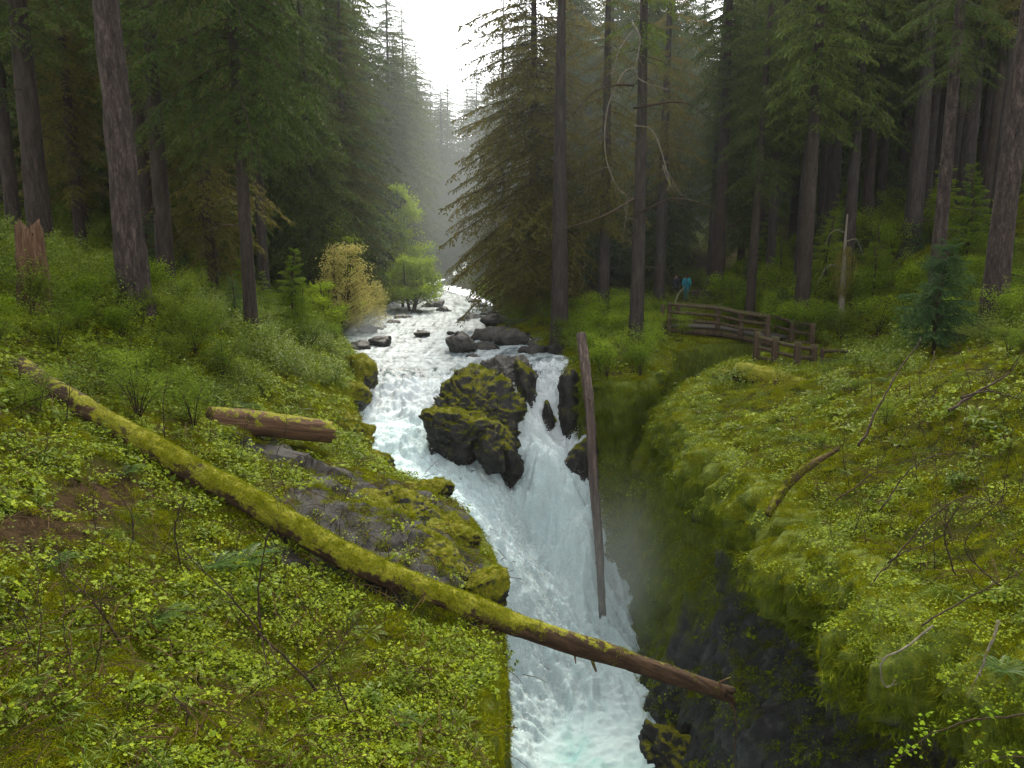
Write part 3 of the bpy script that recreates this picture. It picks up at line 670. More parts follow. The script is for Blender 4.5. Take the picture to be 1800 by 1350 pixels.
def bough(L, seed, dens=1.0, droop=.35, width=.42, twig=.16, tw=.045, up=.15):
    """one conifer limb along +X: stem, side branchlets, needle sprays; returns arrays"""
    r = np.random.RandomState(seed); b = MB()
    s = np.linspace(0, 1, 12)
    Cx = L*s; Cz = L*(up*s-droop*s**2+.12*droop*s**4); Cy = L*.06*np.sin(s*3+r.uniform(0, 6))*s
    C = np.c_[Cx, Cy, Cz]
    b.tube(C, .007*L*(1-.85*s)+.004, 4, .15, 1, cap=False)
    quads = []; tints = []
    nb = int(max(8, L*7.5*dens))
    for i in range(nb):
        t = .10+.90*(i+r.uniform(-.3, .3))/nb; t = min(max(t, .06), 1)
        side = 1 if i % 2 else -1
        p = np.array([np.interp(t, s, C[:, k]) for k in range(3)])
        l = L*width*(1-t)**.75*min(1, .35+2.2*t)*r.uniform(.65, 1.15)+.14
        a = R_(r.uniform(38, 68)); hang = r.uniform(.15, .75)
        m = max(3, int(l/(twig*.5)*dens**.5))
        q = np.linspace(0, 1, m+1)
        bx = p[0]+l*q*math.cos(a); by = p[1]+side*l*q*math.sin(a); bz = p[2]-l*hang*q**1.4+.03*np.sin(q*5)
        B = np.c_[bx, by, bz]
        ti = np.clip(.45+r.normal()*.16+.25*(t-.5), 0, 1)
        for j in range(m):
            d = B[j+1]-B[j]; d = d/(np.linalg.norm(d)+1e-9)
            for k in range(2):
                ang = R_(r.uniform(25, 65))*(1 if k else -1)
                sx = np.cross(d, [0, 0, 1]); sx /= np.linalg.norm(sx)+1e-9
                e = d*math.cos(ang)+sx*math.sin(ang)+np.array([0, 0, -r.uniform(.05, .75)]); e /= np.linalg.norm(e)
                ln = twig*r.uniform(.7, 1.35)*(1-.35*q[j])
                w = np.cross(e, np.array([r.normal(), r.normal(), r.normal()])); w /= np.linalg.norm(w)+1e-9; w *= tw*r.uniform(.6, 1.2)*.5
                o = B[j]
                quads.append([o-w*.35, o+e*ln*.55-w, o+e*ln, o+e*ln*.5+w]); tints.append(np.clip(ti+r.normal()*.08, 0, 1))
    Q = np.array(quads).reshape(-1, 3)
    b.add(Q, np.arange(len(Q)).reshape(-1, 4), None, np.repeat(tints, 4), 0)
    return b.arrays()+(np.concatenate(b.mi['Q']),)
def place_boughs(b, boughs, items):
    """items: (bough index, position, azimuth, pitch, scale, tint shift)"""
    for k, p, az, pitch, sc, ts in items:
        V, Q, T, a, mi = boughs[k]
        ca, sa, cp, sp = math.cos(az), math.sin(az), math.cos(pitch), math.sin(pitch)
        X = V*sc
        x = X[:, 0]*cp-X[:, 2]*sp; z = X[:, 0]*sp+X[:, 2]*cp; y = X[:, 1]
        W = np.c_[x*ca-y*sa, x*sa+y*ca, z]+p
        b.add(W, Q, None, np.clip(a+ts, 0, 1)); b.mi['Q'][-1] = mi
BG = {
 'hemlock': [bough(3, 1+i, 1.0, .42, .40, .15, .045) for i in range(5)],
 'spruce': [bough(3, 21+i, .95, .30, .42, .17, .05, .02) for i in range(5)],
 'lite': [bough(3, 41+i, .75, .40, .46, .32, .10) for i in range(4)],
 'young': [bough(1, 61+i, 2.2, .22, .45, .09, .03, .12) for i in range(4)],
 'sparse': [bough(3, 81+i, .42, .55, .36, .16, .035) for i in range(4)],
}
def trunk_mesh(H, r0, r1, seed, ring=20, step=.4, lean=(0, 0), ridge=.05, flare=.35, sway=.1):
    n = max(8, int(H/step)); t = np.linspace(0, 1, n); r = np.random.RandomState(seed)
    z = t*H
    P = np.c_[lean[0]*z+sway*np.sin(t*4+r.uniform(0, 6))*t, lean[1]*z+sway*np.sin(t*5+r.uniform(0, 6))*t, z-.35]
    R = r0+(r1-r0)*t**.9+r0*flare*np.exp(-z/.55)
    V, F, F3 = tube(P, R, ring)
    k = n*ring; C = np.repeat(P, ring, 0); N = V[:k]-C; N /= np.linalg.norm(N, axis=1)[:, None]+1e-9
    rr = np.repeat(R, ring)
    h = rr*(.05*fbm(V[:k], .8, 2, seed)+ridge*fbm(V[:k]*np.array([1, 1, .14]), 2.2/r0*.5, 3, seed+1, .6, True))
    V[:k] += N*h[:, None]
    return P, R, (V, [F, F3])
def conifer(name, H, r0, kind, z0, ztop_len, maxlen, seed, leaf, bark, whorl=.42, per=4, lean=(0, 0), ring=20, step=.4, ridge=.05, lowlite=12.0, pitch0=-.12, dead=0, shape=.8, tint=0, gap=0.0):
    """an Empty with trunk and crown children, at the origin"""
    r = np.random.RandomState(seed)
    H = min(H, 25+.15*(H-25)); root = empty(name)
    P, R, tm = trunk_mesh(H, r0, .03, seed, ring, step, lean, ridge)
    mk('trunk', tm[0], tm[1], [bark], True, None, root)
    b = MB(); z = z0
    while z < H-.2:
        f = (z-z0)/(H-z0)
        L = (maxlen*(1-f)**shape*(min(1, .55+3*f)) if ztop_len is None else maxlen+(ztop_len-maxlen)*f)
        lib = kind if z < lowlite else 'lite'
        c = np.array([np.interp(z, P[:, 2], P[:, k]) for k in range(2)]+[z])
        npb = per if z < lowlite else max(3, per-1)
        a0 = r.uniform(0, 6.28)
        for i in range(npb):
            if r.rand() < gap: continue
            l = max(.25, L*r.uniform(.6, 1.15)); base = 3.0 if lib != 'young' else 1.0
            place_boughs(b, BG[lib], [(r.randint(len(BG[lib])), c+np.array([0, 0, r.uniform(-.2, .2)]), a0+i*6.283/npb+r.uniform(-.4, .4), pitch0+.45*f+r.uniform(-.15, .12), l/base, tint+r.normal()*.07)])
        z += whorl*r.uniform(.7, 1.3)*(1 if z < lowlite else 1.8)
    if b.n: b.build('crown', [M['leaf_'+leaf], M['twig']], root, False)
    for i in range(dead):
        d = MB()
        zz = r.uniform(1.5, max(3, z0+1.5)); a = r.uniform(0, 6.28); l = r.uniform(.4, 1.8)
        c = np.array([np.interp(zz, P[:, 2], P[:, k]) for k in range(2)]+[zz]); dv = np.array([math.cos(a), math.sin(a), 0])
        pts = [c, c+dv*l*.5+[0, 0, -.04*l], c+dv*l+np.array([r.uniform(-.2, .2), r.uniform(-.2, .2), -.3*l])]
        d.tube(spline(pts, 6), np.linspace(.022, .006, 6), 4, .4)
        for q in range(3):
            tpos = r.uniform(.3, .9); p = pts[0]+(pts[2]-pts[0])*tpos
            d.tube([p, p+[r.uniform(-.3, .3), r.uniform(-.3, .3), -r.uniform(.1, .4)]], [.008, .003], 3, .5)
        d.build('branch', [M['twig']], root)
    return root
def put(root, x, y, z, label, group=None, rz=None):
    root.location = (x, y, z); root.rotation_euler = (0, 0, rz or 0)
    root['label'] = label; root['category'] = 'tree'
    if group: root['group'] = group
    return root
def base_xy(px, Y, side, xoff=0):
    """world x for a trunk whose foot shows at px at distance Y"""
    x = 0.0
    for _ in range(6):
        z = gz(x, Y, side); f = Y*CP-z*SP; x = (px-900)/FPX*f
    return x+xoff, z
def tree_at(px, Y, side, root, label, group=None, rz=None):
    x, z = base_xy(px, Y, side); return put(root, x, Y, z-.05, label, group, rz)
def dup_at(src, px, Y, side, label, group=None, sc=1.0, rz=0, tilt=(0, 0)):
    x, z = base_xy(px, Y, side); o = dup(src, (x, Y, z-.1), rz, sc, label, group, tilt); return o
# --- individual trees, west (near) bank
tree_at(240, 20, 'L', conifer('fir_tree', 36, .35, 'hemlock', 17, None, 3.5, 401, 'dark', M['bark_big'], .6, 4, (-.012, 0), 80, .08, .26, 0), 'big straight fir trunk with furrowed purplish bark above green undergrowth')
tree_at(444, 25, 'L', conifer('hemlock_tree', 30, .225, 'hemlock', 6.8, None, 4.6, 402, 'dark', M['bark'], .34, 4, (-.006, 0), 28, .2, .06, 15, -.42, 10, .7), 'slim dark hemlock with drooping boughs on the grassy slope beside the river')
tree_at(294, 27, 'L', conifer('hemlock_tree', 32, .30, 'hemlock', 5.5, None, 3.2, 403, 'dark', M['bark'], .5, 4, (.008, 0), 30, .2, .08, 13, -.35, 14), 'dark straight trunk just behind the big furrowed fir')
tree_at(268, 31, 'L', conifer('hemlock_tree', 32, .34, 'hemlock', 8, None, 3.2, 404, 'dark', M['bark'], .5, 4, (-.004, 0), 24, .3, .08, 13, -.3, 10), 'dark trunk half hidden behind the big furrowed fir')
tree_at(76, 27, 'L', conifer('hemlock_tree', 33, .40, 'hemlock', 7, None, 3.6, 405, 'dark', M['bark'], .45, 4, (.004, 0), 30, .25, .09, 13, -.3, 14), 'thick dark trunk standing behind the broken reddish stump')
tree_at(30, 32, 'L', conifer('hemlock_tree', 32, .30, 'hemlock', 6, None, 3.4, 406, 'dark', M['bark'], .45, 4, (.004, 0), 24, .3, .08, 13, -.3, 8), 'dark trunk in deep shade beside the picture-edge side of the broken stump'.replace('picture-edge side', 'outer side'))
tree_at(145, 36, 'L', conifer('hemlock_tree', 30, .26, 'hemlock', 3.0, None, 3.6, 407, 'olive', M['bark'], .36, 4, (0, 0), 20, .3, .08, 13, -.3, 6), 'olive hemlock with low boughs between the thick dark trunk and the furrowed fir')
tree_at(375, 31, 'L', conifer('hemlock_tree', 30, .24, 'hemlock', 1.8, None, 3.8, 408, 'olive', M['bark'], .36, 4, (0, 0), 20, .3, .08, 13, -.38, 8), 'brownish drooping hemlock between the slim dark hemlock and the straight trunk')
tree_at(552, 45, 'L', conifer('spruce_tree', 31, .30, 'spruce', 1.6, None, 4.6, 409, 'dark', M['bark'], .34, 4, (0, 0), 20, .3, .08, 13, -.35, 6, tint=.04), 'tall full spruce with branches hanging to the bank above the reedy shrub')
tree_at(520, 46, 'L', conifer('spruce_tree', 33, .32, 'spruce', 2.5, None, 4.4, 410, 'dark', M['bark'], .36, 4, (0, 0), 16, .5, .08, 14, -.3), 'full dark spruce behind the slim hemlock near the river')
tree_at(612, 52, 'L', conifer('spruce_tree', 27, .30, 'spruce', 1.5, None, 4.2, 411, 'olive', M['bark'], .38, 4, (0, 0), 16, .5, .08, 16, -.3, tint=.06), 'olive green spruce on the river bank behind the pale reedy shrub')
# --- east bank
tree_at(938, 47, 'R', conifer('spruce_tree', 36, .42, 'spruce', 1.2, None, 6.9, 420, 'olive', M['bark_grey'], .34, 5, (0, 0), 26, .3, .08, 17, -.30, 6, .55), 'huge old spruce with long ragged olive boughs reaching over the river')
tree_at(984, 38, 'R', conifer('fir_tree', 38, .44, 'hemlock', 17, None, 3.2, 421, 'dark', M['bark_grey'], .6, 4, (-.006, 0), 44, .15, .11, 0, -.2, 10), 'tall pale grey trunk with reddish roots at the head of the thin chute')
tree_at(1118, 33.5, 'R', conifer('fir_tree', 36, .31, 'sparse', 9, None, 2.6, 422, 'dark', M['bark_grey'], .55, 4, (-.003, 0), 40, .15, .10, 12, -.35, 10), 'grey trunk rising from bright shrubs just beside the footbridge end')
tree_at(1060, 42, 'R', conifer('hemlock_tree', 33, .34, 'hemlock', 5, None, 3.6, 423, 'olive', M['bark_grey'], .5, 4, (0, 0), 22, .3, .08, 14, -.4, 14, tint=.05), 'brownish hemlock with hanging twigs behind the two grey trunks')
tree_at(1158, 45, 'R', conifer('hemlock_tree', 34, .36, 'hemlock', 7, None, 3.4, 424, 'olive', M['bark_grey'], .5, 4, (0, 0), 22, .3, .08, 14, -.35, 14), 'hazy trunk with mossy boughs behind the walkers')
tree_at(1250, 50, 'R', conifer('hemlock_tree', 34, .36, 'hemlock', 6, None, 3.6, 425, 'dark', M['bark_grey'], .45, 4, (0, 0), 20, .4, .08, 14, -.35, 10), 'misty hemlock trunk on the slope beyond the footbridge')
tree_at(1317, 40, 'R', conifer('hemlock_tree', 34, .25, 'hemlock', 6.5, None, 3.0, 426, 'dark', M['bark'], .45, 4, (.010, 0), 24, .25, .08, 14, -.35, 10), 'slender leaning dark trunk above the bright bush beyond the bridge')
tree_at(1400, 41, 'R', conifer('fir_tree', 35, .30, 'hemlock', 9, None, 3.0, 427, 'dark', M['bark_grey'], .45, 4, (.003, 0), 26, .25, .09, 14, -.3, 12), 'straight grey brown trunk standing behind the bright green bushes')
tree_at(1600, 40, 'R', conifer('fir_tree', 36, .47, 'hemlock', 10, None, 3.6, 428, 'dark', M['bark_grey'], .5, 4, (.002, 0), 36, .2, .10, 13, -.3, 16), 'thick brown trunk on the rise behind the young blue green fir')
tree_at(1634, 26, 'R', conifer('fir_tree', 34, .24, 'hemlock', 9, None, 2.8, 429, 'dark', M['bark_big'], .5, 4, (-.004, 0), 30, .2, .10, 12, -.3, 14), 'slim rough trunk standing directly behind the young blue green fir')
tree_at(1690, 42, 'R', conifer('fir_tree', 36, .42, 'hemlock', 10, None, 3.4, 430, 'dark', M['bark_grey'], .5, 4, (.003, 0), 30, .25, .10, 13, -.3, 12), 'thick straight trunk behind green saplings high on the slope')
tree_at(1742, 24, 'R', conifer('fir_tree', 36, .36, 'hemlock', 11, None, 3.4, 431, 'dark', M['bark_big'], .5, 4, (.010, 0), 48, .12, .13, 0, -.3, 10), 'thick dark leaning trunk with flaky bark beside the young blue green fir')
tree_at(1000, 60, 'R', conifer('spruce_tree', 34, .36, 'spruce', 1.0, None, 4.6, 432, 'dark', M['bark_grey'], .4, 4, (0, 0), 16, .5, .08, 17, -.3), 'dark spruce filling the wood behind the tall pale trunk')
tree_at(885, 62, 'R', conifer('spruce_tree', 24, .3, 'spruce', .8, None, 4.2, 433, 'olive', M['bark_grey'], .38, 4, (0, 0), 16, .5, .08, 17, -.3, tint=.08), 'shorter olive spruce at the river bend below the huge old spruce')
# snag with a beard of moss
sn = empty('dead_snag'); x, z = base_xy(1476, 36, 'R'); sn.location = (x, 36, z)
P, R, tm = trunk_mesh(5.2, .17, .03, 440, 16, .15, (.01, 0), .12)
mk('trunk', tm[0], tm[1], [M['dead']], True, None, sn)
b = MB(); r = np.random.RandomState(44)
for i in range(380):
    a = r.uniform(0, 6.28); zz = r.uniform(1.2, 3.4); rr = (.22+.38*sstep(1.0, 2.2, zz)*sstep(3.5, 2.6, zz))*r.uniform(.3, 1)
    p = np.array([.05*zz*.2+rr*math.cos(a), rr*math.sin(a), zz]); l = r.uniform(.15, .5); w = .02
    b.add([p+[-w, 0, 0], p+[w, 0, 0], p+[0, .02, -l]], None, [(0, 1, 2)], r.uniform(.3, 1))
b.build('moss', [M['leaf_olive']], sn, False)
for a, zz, l in ((3.0, 4.0, 1.0), (.2, 3.6, .9), (2.9, 2.4, 1.2), (.1, 2.0, 1.0)):
    d = np.array([math.cos(a), math.sin(a)*.4, 0])
    b = MB(); b.tube(spline([np.array([0, 0, zz]), np.array([0, 0, zz])+d*l*.6+[0, 0, .1], np.array([0, 0, zz])+d*l+[0, 0, -.7*l]], 8), np.linspace(.03, .012, 8), 5, .5); b.build('branch', [M['dead']], sn)

tag(sn, 'broken dead snag with a brown beard of moss among green bushes', 'dead tree')
# bleached, mossy dead limbs over the middle of the wood: parts of the grey trunk they grow on
host = [o for o in bpy.data.objects if o.get('label', '').startswith('grey trunk rising')][0]
def limb(pts, Y, r0, r1, mat, seed=0):
    Pw = np.array([at(px, py, Y+dy) for px, py, dy in pts])-np.array(host.location)
    b = MB(); S = spline(Pw, 26); b.tube(S, np.linspace(r0, r1, 26), 6, .5)
    r = np.random.RandomState(seed)
    for i in range(10):
        k = r.randint(4, 25); p = S[k]; e = p+np.array([r.uniform(-.5, .5), r.uniform(-.3, .3), -r.uniform(.05, .6)])
        b.tube(spline([p, (p+e)/2+[0, 0, .06], e], 5), np.linspace(r1*1.0, .004, 5), 4, .6)
    o = b.build('branch', [mat], host); return o
limb([(1112, 40, 0), (1125, 70, -.6), (1118, 130, -1.0), (1150, 150, -1.2), (1190, 160, -1.2)], 33, .036, .012, M['dead'], 1)
limb([(1112, 55, 0), (1090, 85, -.4), (1075, 135, -.7)], 33, .034, .012, M['dead'], 2)
limb([(1112, 120, 0), (1095, 130, -.5), (1068, 190, -.8), (1064, 270, -1.0), (1085, 330, -1.1), (1103, 350, -1.1), (1095, 420, -1.1)], 33, .038, .011, M['dead'], 3)
limb([(1114, 220, 0), (1150, 235, -.5), (1180, 330, -.8), (1165, 290, -.8), (1200, 350, -.8)], 33, .03, .01, M['dead'], 4)
limb([(1114, 350, 0), (1060, 380, -1.0), (1000, 400, -1.5), (960, 412, -1.8)], 33, .05, .012, M['twig'], 5)
limb([(1114, 150, 0), (1080, 150, -.8), (1040, 165, -1.3), (1010, 200, -1.5)], 33, .05, .014, M['twig'], 6)
limb([(1114, 190, 0), (1200, 180, -.8), (1255, 215, -1.2)], 33, .05, .014, M['twig'], 7)
limb([(1114, 380, 0), (1180, 350, -.8), (1250, 365, -1.0), (1300, 410, -1.2)], 33, .04, .012, M['twig'], 8)

# --- the wood behind: copies of a few grown kinds
far = {}
for i in range(3):
    far['full%d' % i] = conifer('conifer_tree', 30, .30, 'lite', 1.0+i, None, 4.6, 450+i, 'mid', M['bark'], .34, 6, (0, 0), 12, .8, .06, 99, -.3, shape=.62, tint=.02*i)
far['pole0'] = conifer('conifer_tree', 34, .34, 'lite', 9, None, 3.6, 456, 'dark', M['bark'], .5, 4, (.004, 0), 16, .5, .08, 99, -.3)
far['pole1'] = conifer('conifer_tree', 33, .28, 'lite', 7, None, 3.4, 457, 'dark', M['bark_grey'], .5, 4, (-.005, 0), 16, .5, .08, 99, -.3)
far['pole2'] = conifer('conifer_tree', 35, .40, 'lite', 11, None, 3.8, 458, 'olive', M['bark_grey'], .5, 4, (.002, 0), 16, .5, .08, 99, -.3)
USED = set()
def wood(kind, x, y, side, label, group, sc=1.0, rz=0):
    z = gz(x, y, side)
    if kind not in USED:
        USED.add(kind); o = far[kind]; o.location = (x, y, z-.1); o.rotation_euler = (0, 0, rz); o.scale = (sc, sc, sc) if not hasattr(sc, '__len__') else sc
        tag(o, label, 'tree', group); return o
    o = dup(far[kind], (x, y, z-.1), rz, sc, label, group); return o
rw = random.Random(77)
taken = [(o.location.x, o.location.y) for o in bpy.data.objects if o.type == 'EMPTY' and o.get('category') == 'tree']
def free(x, y, d): return all((x-a)**2+(y-b)**2 > d*d for a, b in taken)
LAB = {('pole', 'R'): ('dark trunk among many in the dim wood beyond the footbridge', 'trunks in the dim wood beyond the footbridge'),
       ('full', 'R'): ('conifer closing the dim wood behind the trunks beyond the footbridge', 'conifers behind the trunks beyond the footbridge'),
       ('pole', 'L'): ('dark trunk among many in the shaded wood behind the furrowed fir', 'trunks in the shaded wood behind the furrowed fir'),
       ('full', 'L'): ('conifer closing the shaded wood behind the furrowed fir', 'conifers behind the furrowed fir'),
       ('far', 'L'): ('misty conifer in the row along the river bank upstream of the reedy shrub', 'conifers upstream along the reedy bank'),
       ('far', 'R'): ('misty conifer in the row upstream of the huge old spruce', 'conifers upstream of the huge old spruce')}
def scatter(n, x0, x1, y0, y1, side, key, dmin, kinds, ok=lambda x, y: True):
    k = 0; tries = 0
    while k < n and tries < 4000:
        tries += 1; x = rw.uniform(x0, x1); y = rw.uniform(y0, y1)
        poly = POLY_L if side == 'L' else POLY_R
        if not inside(np.array([[x, y]]), poly)[0] or not free(x, y, dmin) or not ok(x, y): continue
        if edge_dist(np.array([[x, y]]), PL if side == 'L' else PR)[0] < 2.2: continue
        taken.append((x, y)); l, g = LAB[(key, side)]
        wood(rw.choice(kinds), x, y, side, l, g, rw.uniform(.85, 1.2), rw.uniform(0, 6.28)); k += 1
F3_ = ['full0', 'full1', 'full2']; P3_ = ['pole0', 'pole1', 'pole2']
scatter(26, 10, 36, 36, 54, 'R', 'pole', 1.9, P3_, lambda x, y: abs(x/y-.224) > .04 and .25 < x/y < .70)
scatter(20, 9, 42, 44, 74, 'R', 'pole', 2.4, P3_, lambda x, y: abs(x/y-.224) > .03 and .17 < x/y < .72)
scatter(9, 9, 42, 52, 66, 'R', 'full', 3.0, F3_, lambda x, y: abs(x/y-.224) > .05 and .14 < x/y < .75)
scatter(46, 8, 62, 66, 100, 'R', 'full', 2.6, F3_, lambda x, y: .03 < x/y < .8)
scatter(13, -30, -11, 32, 52, 'L', 'pole', 2.4, P3_, lambda x, y: -.75 < x/y < -.3)
scatter(34, -48, -13, 40, 80, 'L', 'full', 2.6, F3_, lambda x, y: -.8 < x/y < -.26)
for i, (x, y, sc) in enumerate([(-12.3, 54, 1.1), (-12.6, 60, 1.12), (-12.9, 67, 1.08), (-11.3, 74, 1.12), (-11.0, 81, 1.06), (-10.6, 89, 1.0), (-14.5, 62, .95), (-14.2, 70, .9), (-16, 66, 1.0), (-14, 78, .86), (-17, 78, 1.0), (-14.2, 88, .84), (-15, 98, .86), (-14.6, 108, .84), (-19, 92, 1.0), (-14.0, 120, .82), (-11.5, 132, .72), (-16, 134, .85), (-10, 142, .66), (-7.5, 146, .66), (-5, 148, .70), (-18, 112, .95), (-22, 104, 1.0), (-13, 146, .75)]):
    taken.append((x, y)); wood(F3_[i % 3], x, y, 'L', *LAB[('far', 'L')], sc, i*1.3)
for i, (x, y, sc) in enumerate([(-1, 76, .72), (1.5, 70, .8), (-2.6, 88, .72), (1, 86, .85), (-3.3, 100, .76), (0, 102, .9), (-3.4, 114, .72), (-1, 122, .8), (-3.0, 132, .7), (0.5, 140, .8), (4.4, 57, 1.0), (7.4, 61, 1.05), (10.6, 59, 1.05), (6, 70, 1.1), (9.4, 71, 1.1), (13, 66, 1.1), (4, 80, 1.0), (4, 96, 1.0), (3, 116, 1.0), (5, 132, 1.0), (9, 110, 1.1), (10, 128, 1.1)]):
    taken.append((x, y)); wood(F3_[(i+1) % 3], x, y, 'R', *LAB[('far', 'R')], sc, i*1.7)
for i in range(34):   # the stand that closes the valley where the river bends out of sight
    x = -24+i*1.12+rw.uniform(-.6, .6); y = rw.choice([94, 102, 112, 124])+rw.uniform(-2, 2); side = 'L' if x < -8.5 else 'R'
    if not free(x, y, 2.2): continue
    taken.append((x, y)); hz = rw.uniform(.92, 1.08)*(1+.12*abs(x+8)/10); z = gz(x, y, side)
    wood(F3_[i % 3], x, y, side, 'misty conifer closing the valley where the river bends out of sight', 'conifers closing the valley at the river bend', (1.25, 1.25, hz), i*2.1)
# --- broadleaves by the river
def broadleaf(name, H, spread, seed, leaf, nlimb, label, cat, bark, leafsize=.09, nleaf=9000, trunkr=.12, low=.25, upright=.6, fork=2, twiggy=False):
    r = np.random.RandomState(seed); root = empty(name); tb = MB(); pts = []
    tips = []
    for s in range(fork):
        a = r.uniform(0, 6.28); d = np.array([math.cos(a), math.sin(a), 0])*spread*.22
        P = spline([np.zeros(3), d*.5+[0, 0, H*.22], d+[0, 0, H*.5], d*1.15+np.array([r.uniform(-.2, .2), r.uniform(-.2, .2), H*.92])], 24)
        tb.tube(P, np.linspace(trunkr, .012, 24), 8, .4)
        for i in range(nlimb):
            k = int(24*(low+(.97-low)*i/nlimb)); k = min(k, 23); p = P[k]; a2 = r.uniform(0, 6.28); f = k/23
            l = spread*(1-.62*f)*r.uniform(.55, 1.0); dv = np.array([math.cos(a2), math.sin(a2), 0])
            E = spline([p, p+dv*l*.5+[0, 0, l*upright*.5], p+dv*l+[0, 0, l*upright*.75]], 12)
            tb.tube(E, np.linspace(.02+.25*trunkr*(1-f), .006, 12), 5, .4)
            for j in range(5):
                q = E[r.randint(4, 12)]; e = q+np.array([r.normal(), r.normal(), r.uniform(-.2, .9)])*l*.28
                tb.tube([q, (q+e)/2+[0, 0, .05], e], [.009, .006, .003], 4, .4); tips += [q, (q+e)/2, e, q*.3+e*.7]
            tips += list(E[5:])
    tb.build('trunk', [bark], root)
    tips = np.array(tips); idx = r.randint(0, len(tips), nleaf)
    c = tips[idx]+r.normal(size=(nleaf, 3))*np.array([.16, .16, .12])*spread*.55
    c[:, 2] = np.maximum(c[:, 2], .15)
    n = r.normal(size=(nleaf, 3)); n[:, 2] += .6; n /= np.linalg.norm(n, axis=1)[:, None]
    u = np.cross(n, r.normal(size=(nleaf, 3))); u /= np.linalg.norm(u, axis=1)[:, None]; w = np.cross(n, u)
    sz = leafsize*r.uniform(.6, 1.3, nleaf)[:, None]
    if twiggy: u = u*.25+np.array([0, 0, 1.0])*r.choice([-1, 1], nleaf)[:, None]*1.3
    V = np.stack([c-u*sz, c+w*sz*(.09 if twiggy else .55), c+u*sz, c-w*sz*(.09 if twiggy else .55)], 1).reshape(-1, 3)
    tint = np.repeat(np.clip(.5+.22*fbm(c, 1.4/spread*2, 3, seed)*2+r.normal(size=nleaf)*.1, 0, 1), 4)
    mk('crown', V, np.arange(nleaf*4).reshape(-1, 4), [M['leaf_'+leaf]], False, {'tint': tint}, root)
    root['label'] = label; root['category'] = cat
    return root
def bl_at(px, Y, side, *a, **k):
    x, z = base_xy(px, Y, side); o = broadleaf(*a, **k); o.location = (x, Y, z-.05); return o
bl_at(708, 62, 'L', 'alder_tree', 10.6, 3.2, 501, 'fresh', 20, 'tall narrow bright green alder on the river bank', 'tree', M['bark_grey'], .10, 16000, .12, .15, .5, 2)
bl_at(724, 58, 'L', 'alder_tree', 4.8, 3.0, 502, 'fresh', 9, 'low spreading green alder with a dark forked trunk at the river edge', 'tree', M['bark'], .085, 13000, .16, .35, .55, 3)
bl_at(604, 41.5, 'L', 'willow_shrub', 5.2, 2.0, 503, 'straw', 12, 'pale straw coloured twiggy shrub on the bank beneath the spruces', 'shrub', M['twig'], .055, 11000, .04, .05, .7, 6)
bl_at(648, 50, 'L', 'willow_shrub', 2.6, 1.5, 504, 'straw', 8, 'smaller straw and green shrub between the pale one and the river', 'shrub', M['twig'], .055, 7000, .03, .1, .7, 5)
bl_at(672, 57, 'L', 'alder_shrub', 3.0, 1.6, 505, 'fresh', 8, 'green bank shrub between the straw shrubs and the low alder', 'shrub', M['twig'], .09, 5000, .04, .1, .8, 4)
bl_at(590, 47, 'L', 'alder_shrub', 6.2, 1.7, 506, 'fresh', 11, 'hazy green young alder behind the straw coloured shrub', 'tree', M['bark_grey'], .09, 6000, .06, .15, .6, 2)
bl_at(868, 60, 'R', 'alder_shrub', 2.6, 1.5, 507, 'fresh', 8, 'small bright bush glimpsed under the boughs of the huge old spruce', 'shrub', M['twig'], .09, 4000, .04, .1, .7, 4)
bl_at(572, 39, 'L', 'alder_shrub', 2.6, 1.6, 508, 'fresh', 8, 'loose green bush on the bank just before the pale straw shrub', 'shrub', M['twig'], .055, 7000, .04, .05, .7, 5)
bl_at(632, 45, 'L', 'willow_shrub', 3.2, 1.9, 509, 'straw', 9, 'low wide straw shrub spreading behind the tall pale one to the water', 'shrub', M['twig'], .055, 9000, .03, .05, .6, 6)
# ------------------------------------------------------------------ ground cover (uncountable): points with instances
def leafcol(name, cols, trans=.35, rough=.55, spec=.15): M[name] = leaf_mat(name, cols, trans, rough, spec)
leafcol('clover', [(.04, .066, .002), (.12, .175, .004), (.23, .30, .007), (.36, .43, .016)], .35, .5)
leafcol('moss_blades', [(.045, .058, .002), (.125, .15, .003), (.21, .225, .005), (.32, .28, .007)], .25, .9, .05)
leafcol('moss_dark', [(.018, .034, .002), (.06, .09, .005), (.12, .145, .008), (.19, .20, .012)], .25, .9, .05)
leafcol('grass_blades', [(.045, .085, .008), (.08, .14, .012), (.13, .19, .02), (.17, .21, .03)], .35, .4)
leafcol('under_leaf', [(.032, .058, .004), (.085, .135, .008), (.15, .21, .011), (.24, .30, .02)], .35, .45)
leafcol('fern_leaf', [(.014, .035, .006), (.03, .07, .010), (.055, .105, .014), (.09, .14, .02)], .25, .4)
M['litter'] = leaf_mat('forest_litter', [(.02, .012, .006), (.05, .03, .014), (.09, .055, .025), (.13, .085, .04)], .1, .8, .1)
def leaf_quads(C, N, U, L, Wd, fold=.12):
    """folded 4-gon leaves: centre base C, normal N, direction U"""
    S = np.cross(N, U)
    V = np.stack([C, C+U*L*.55+S*Wd-N*L*fold, C+U*L, C+U*L*.55-S*Wd-N*L*fold], 1)
    return V
def unit(a): return a/(np.linalg.norm(a, axis=-1, keepdims=True)+1e-9)
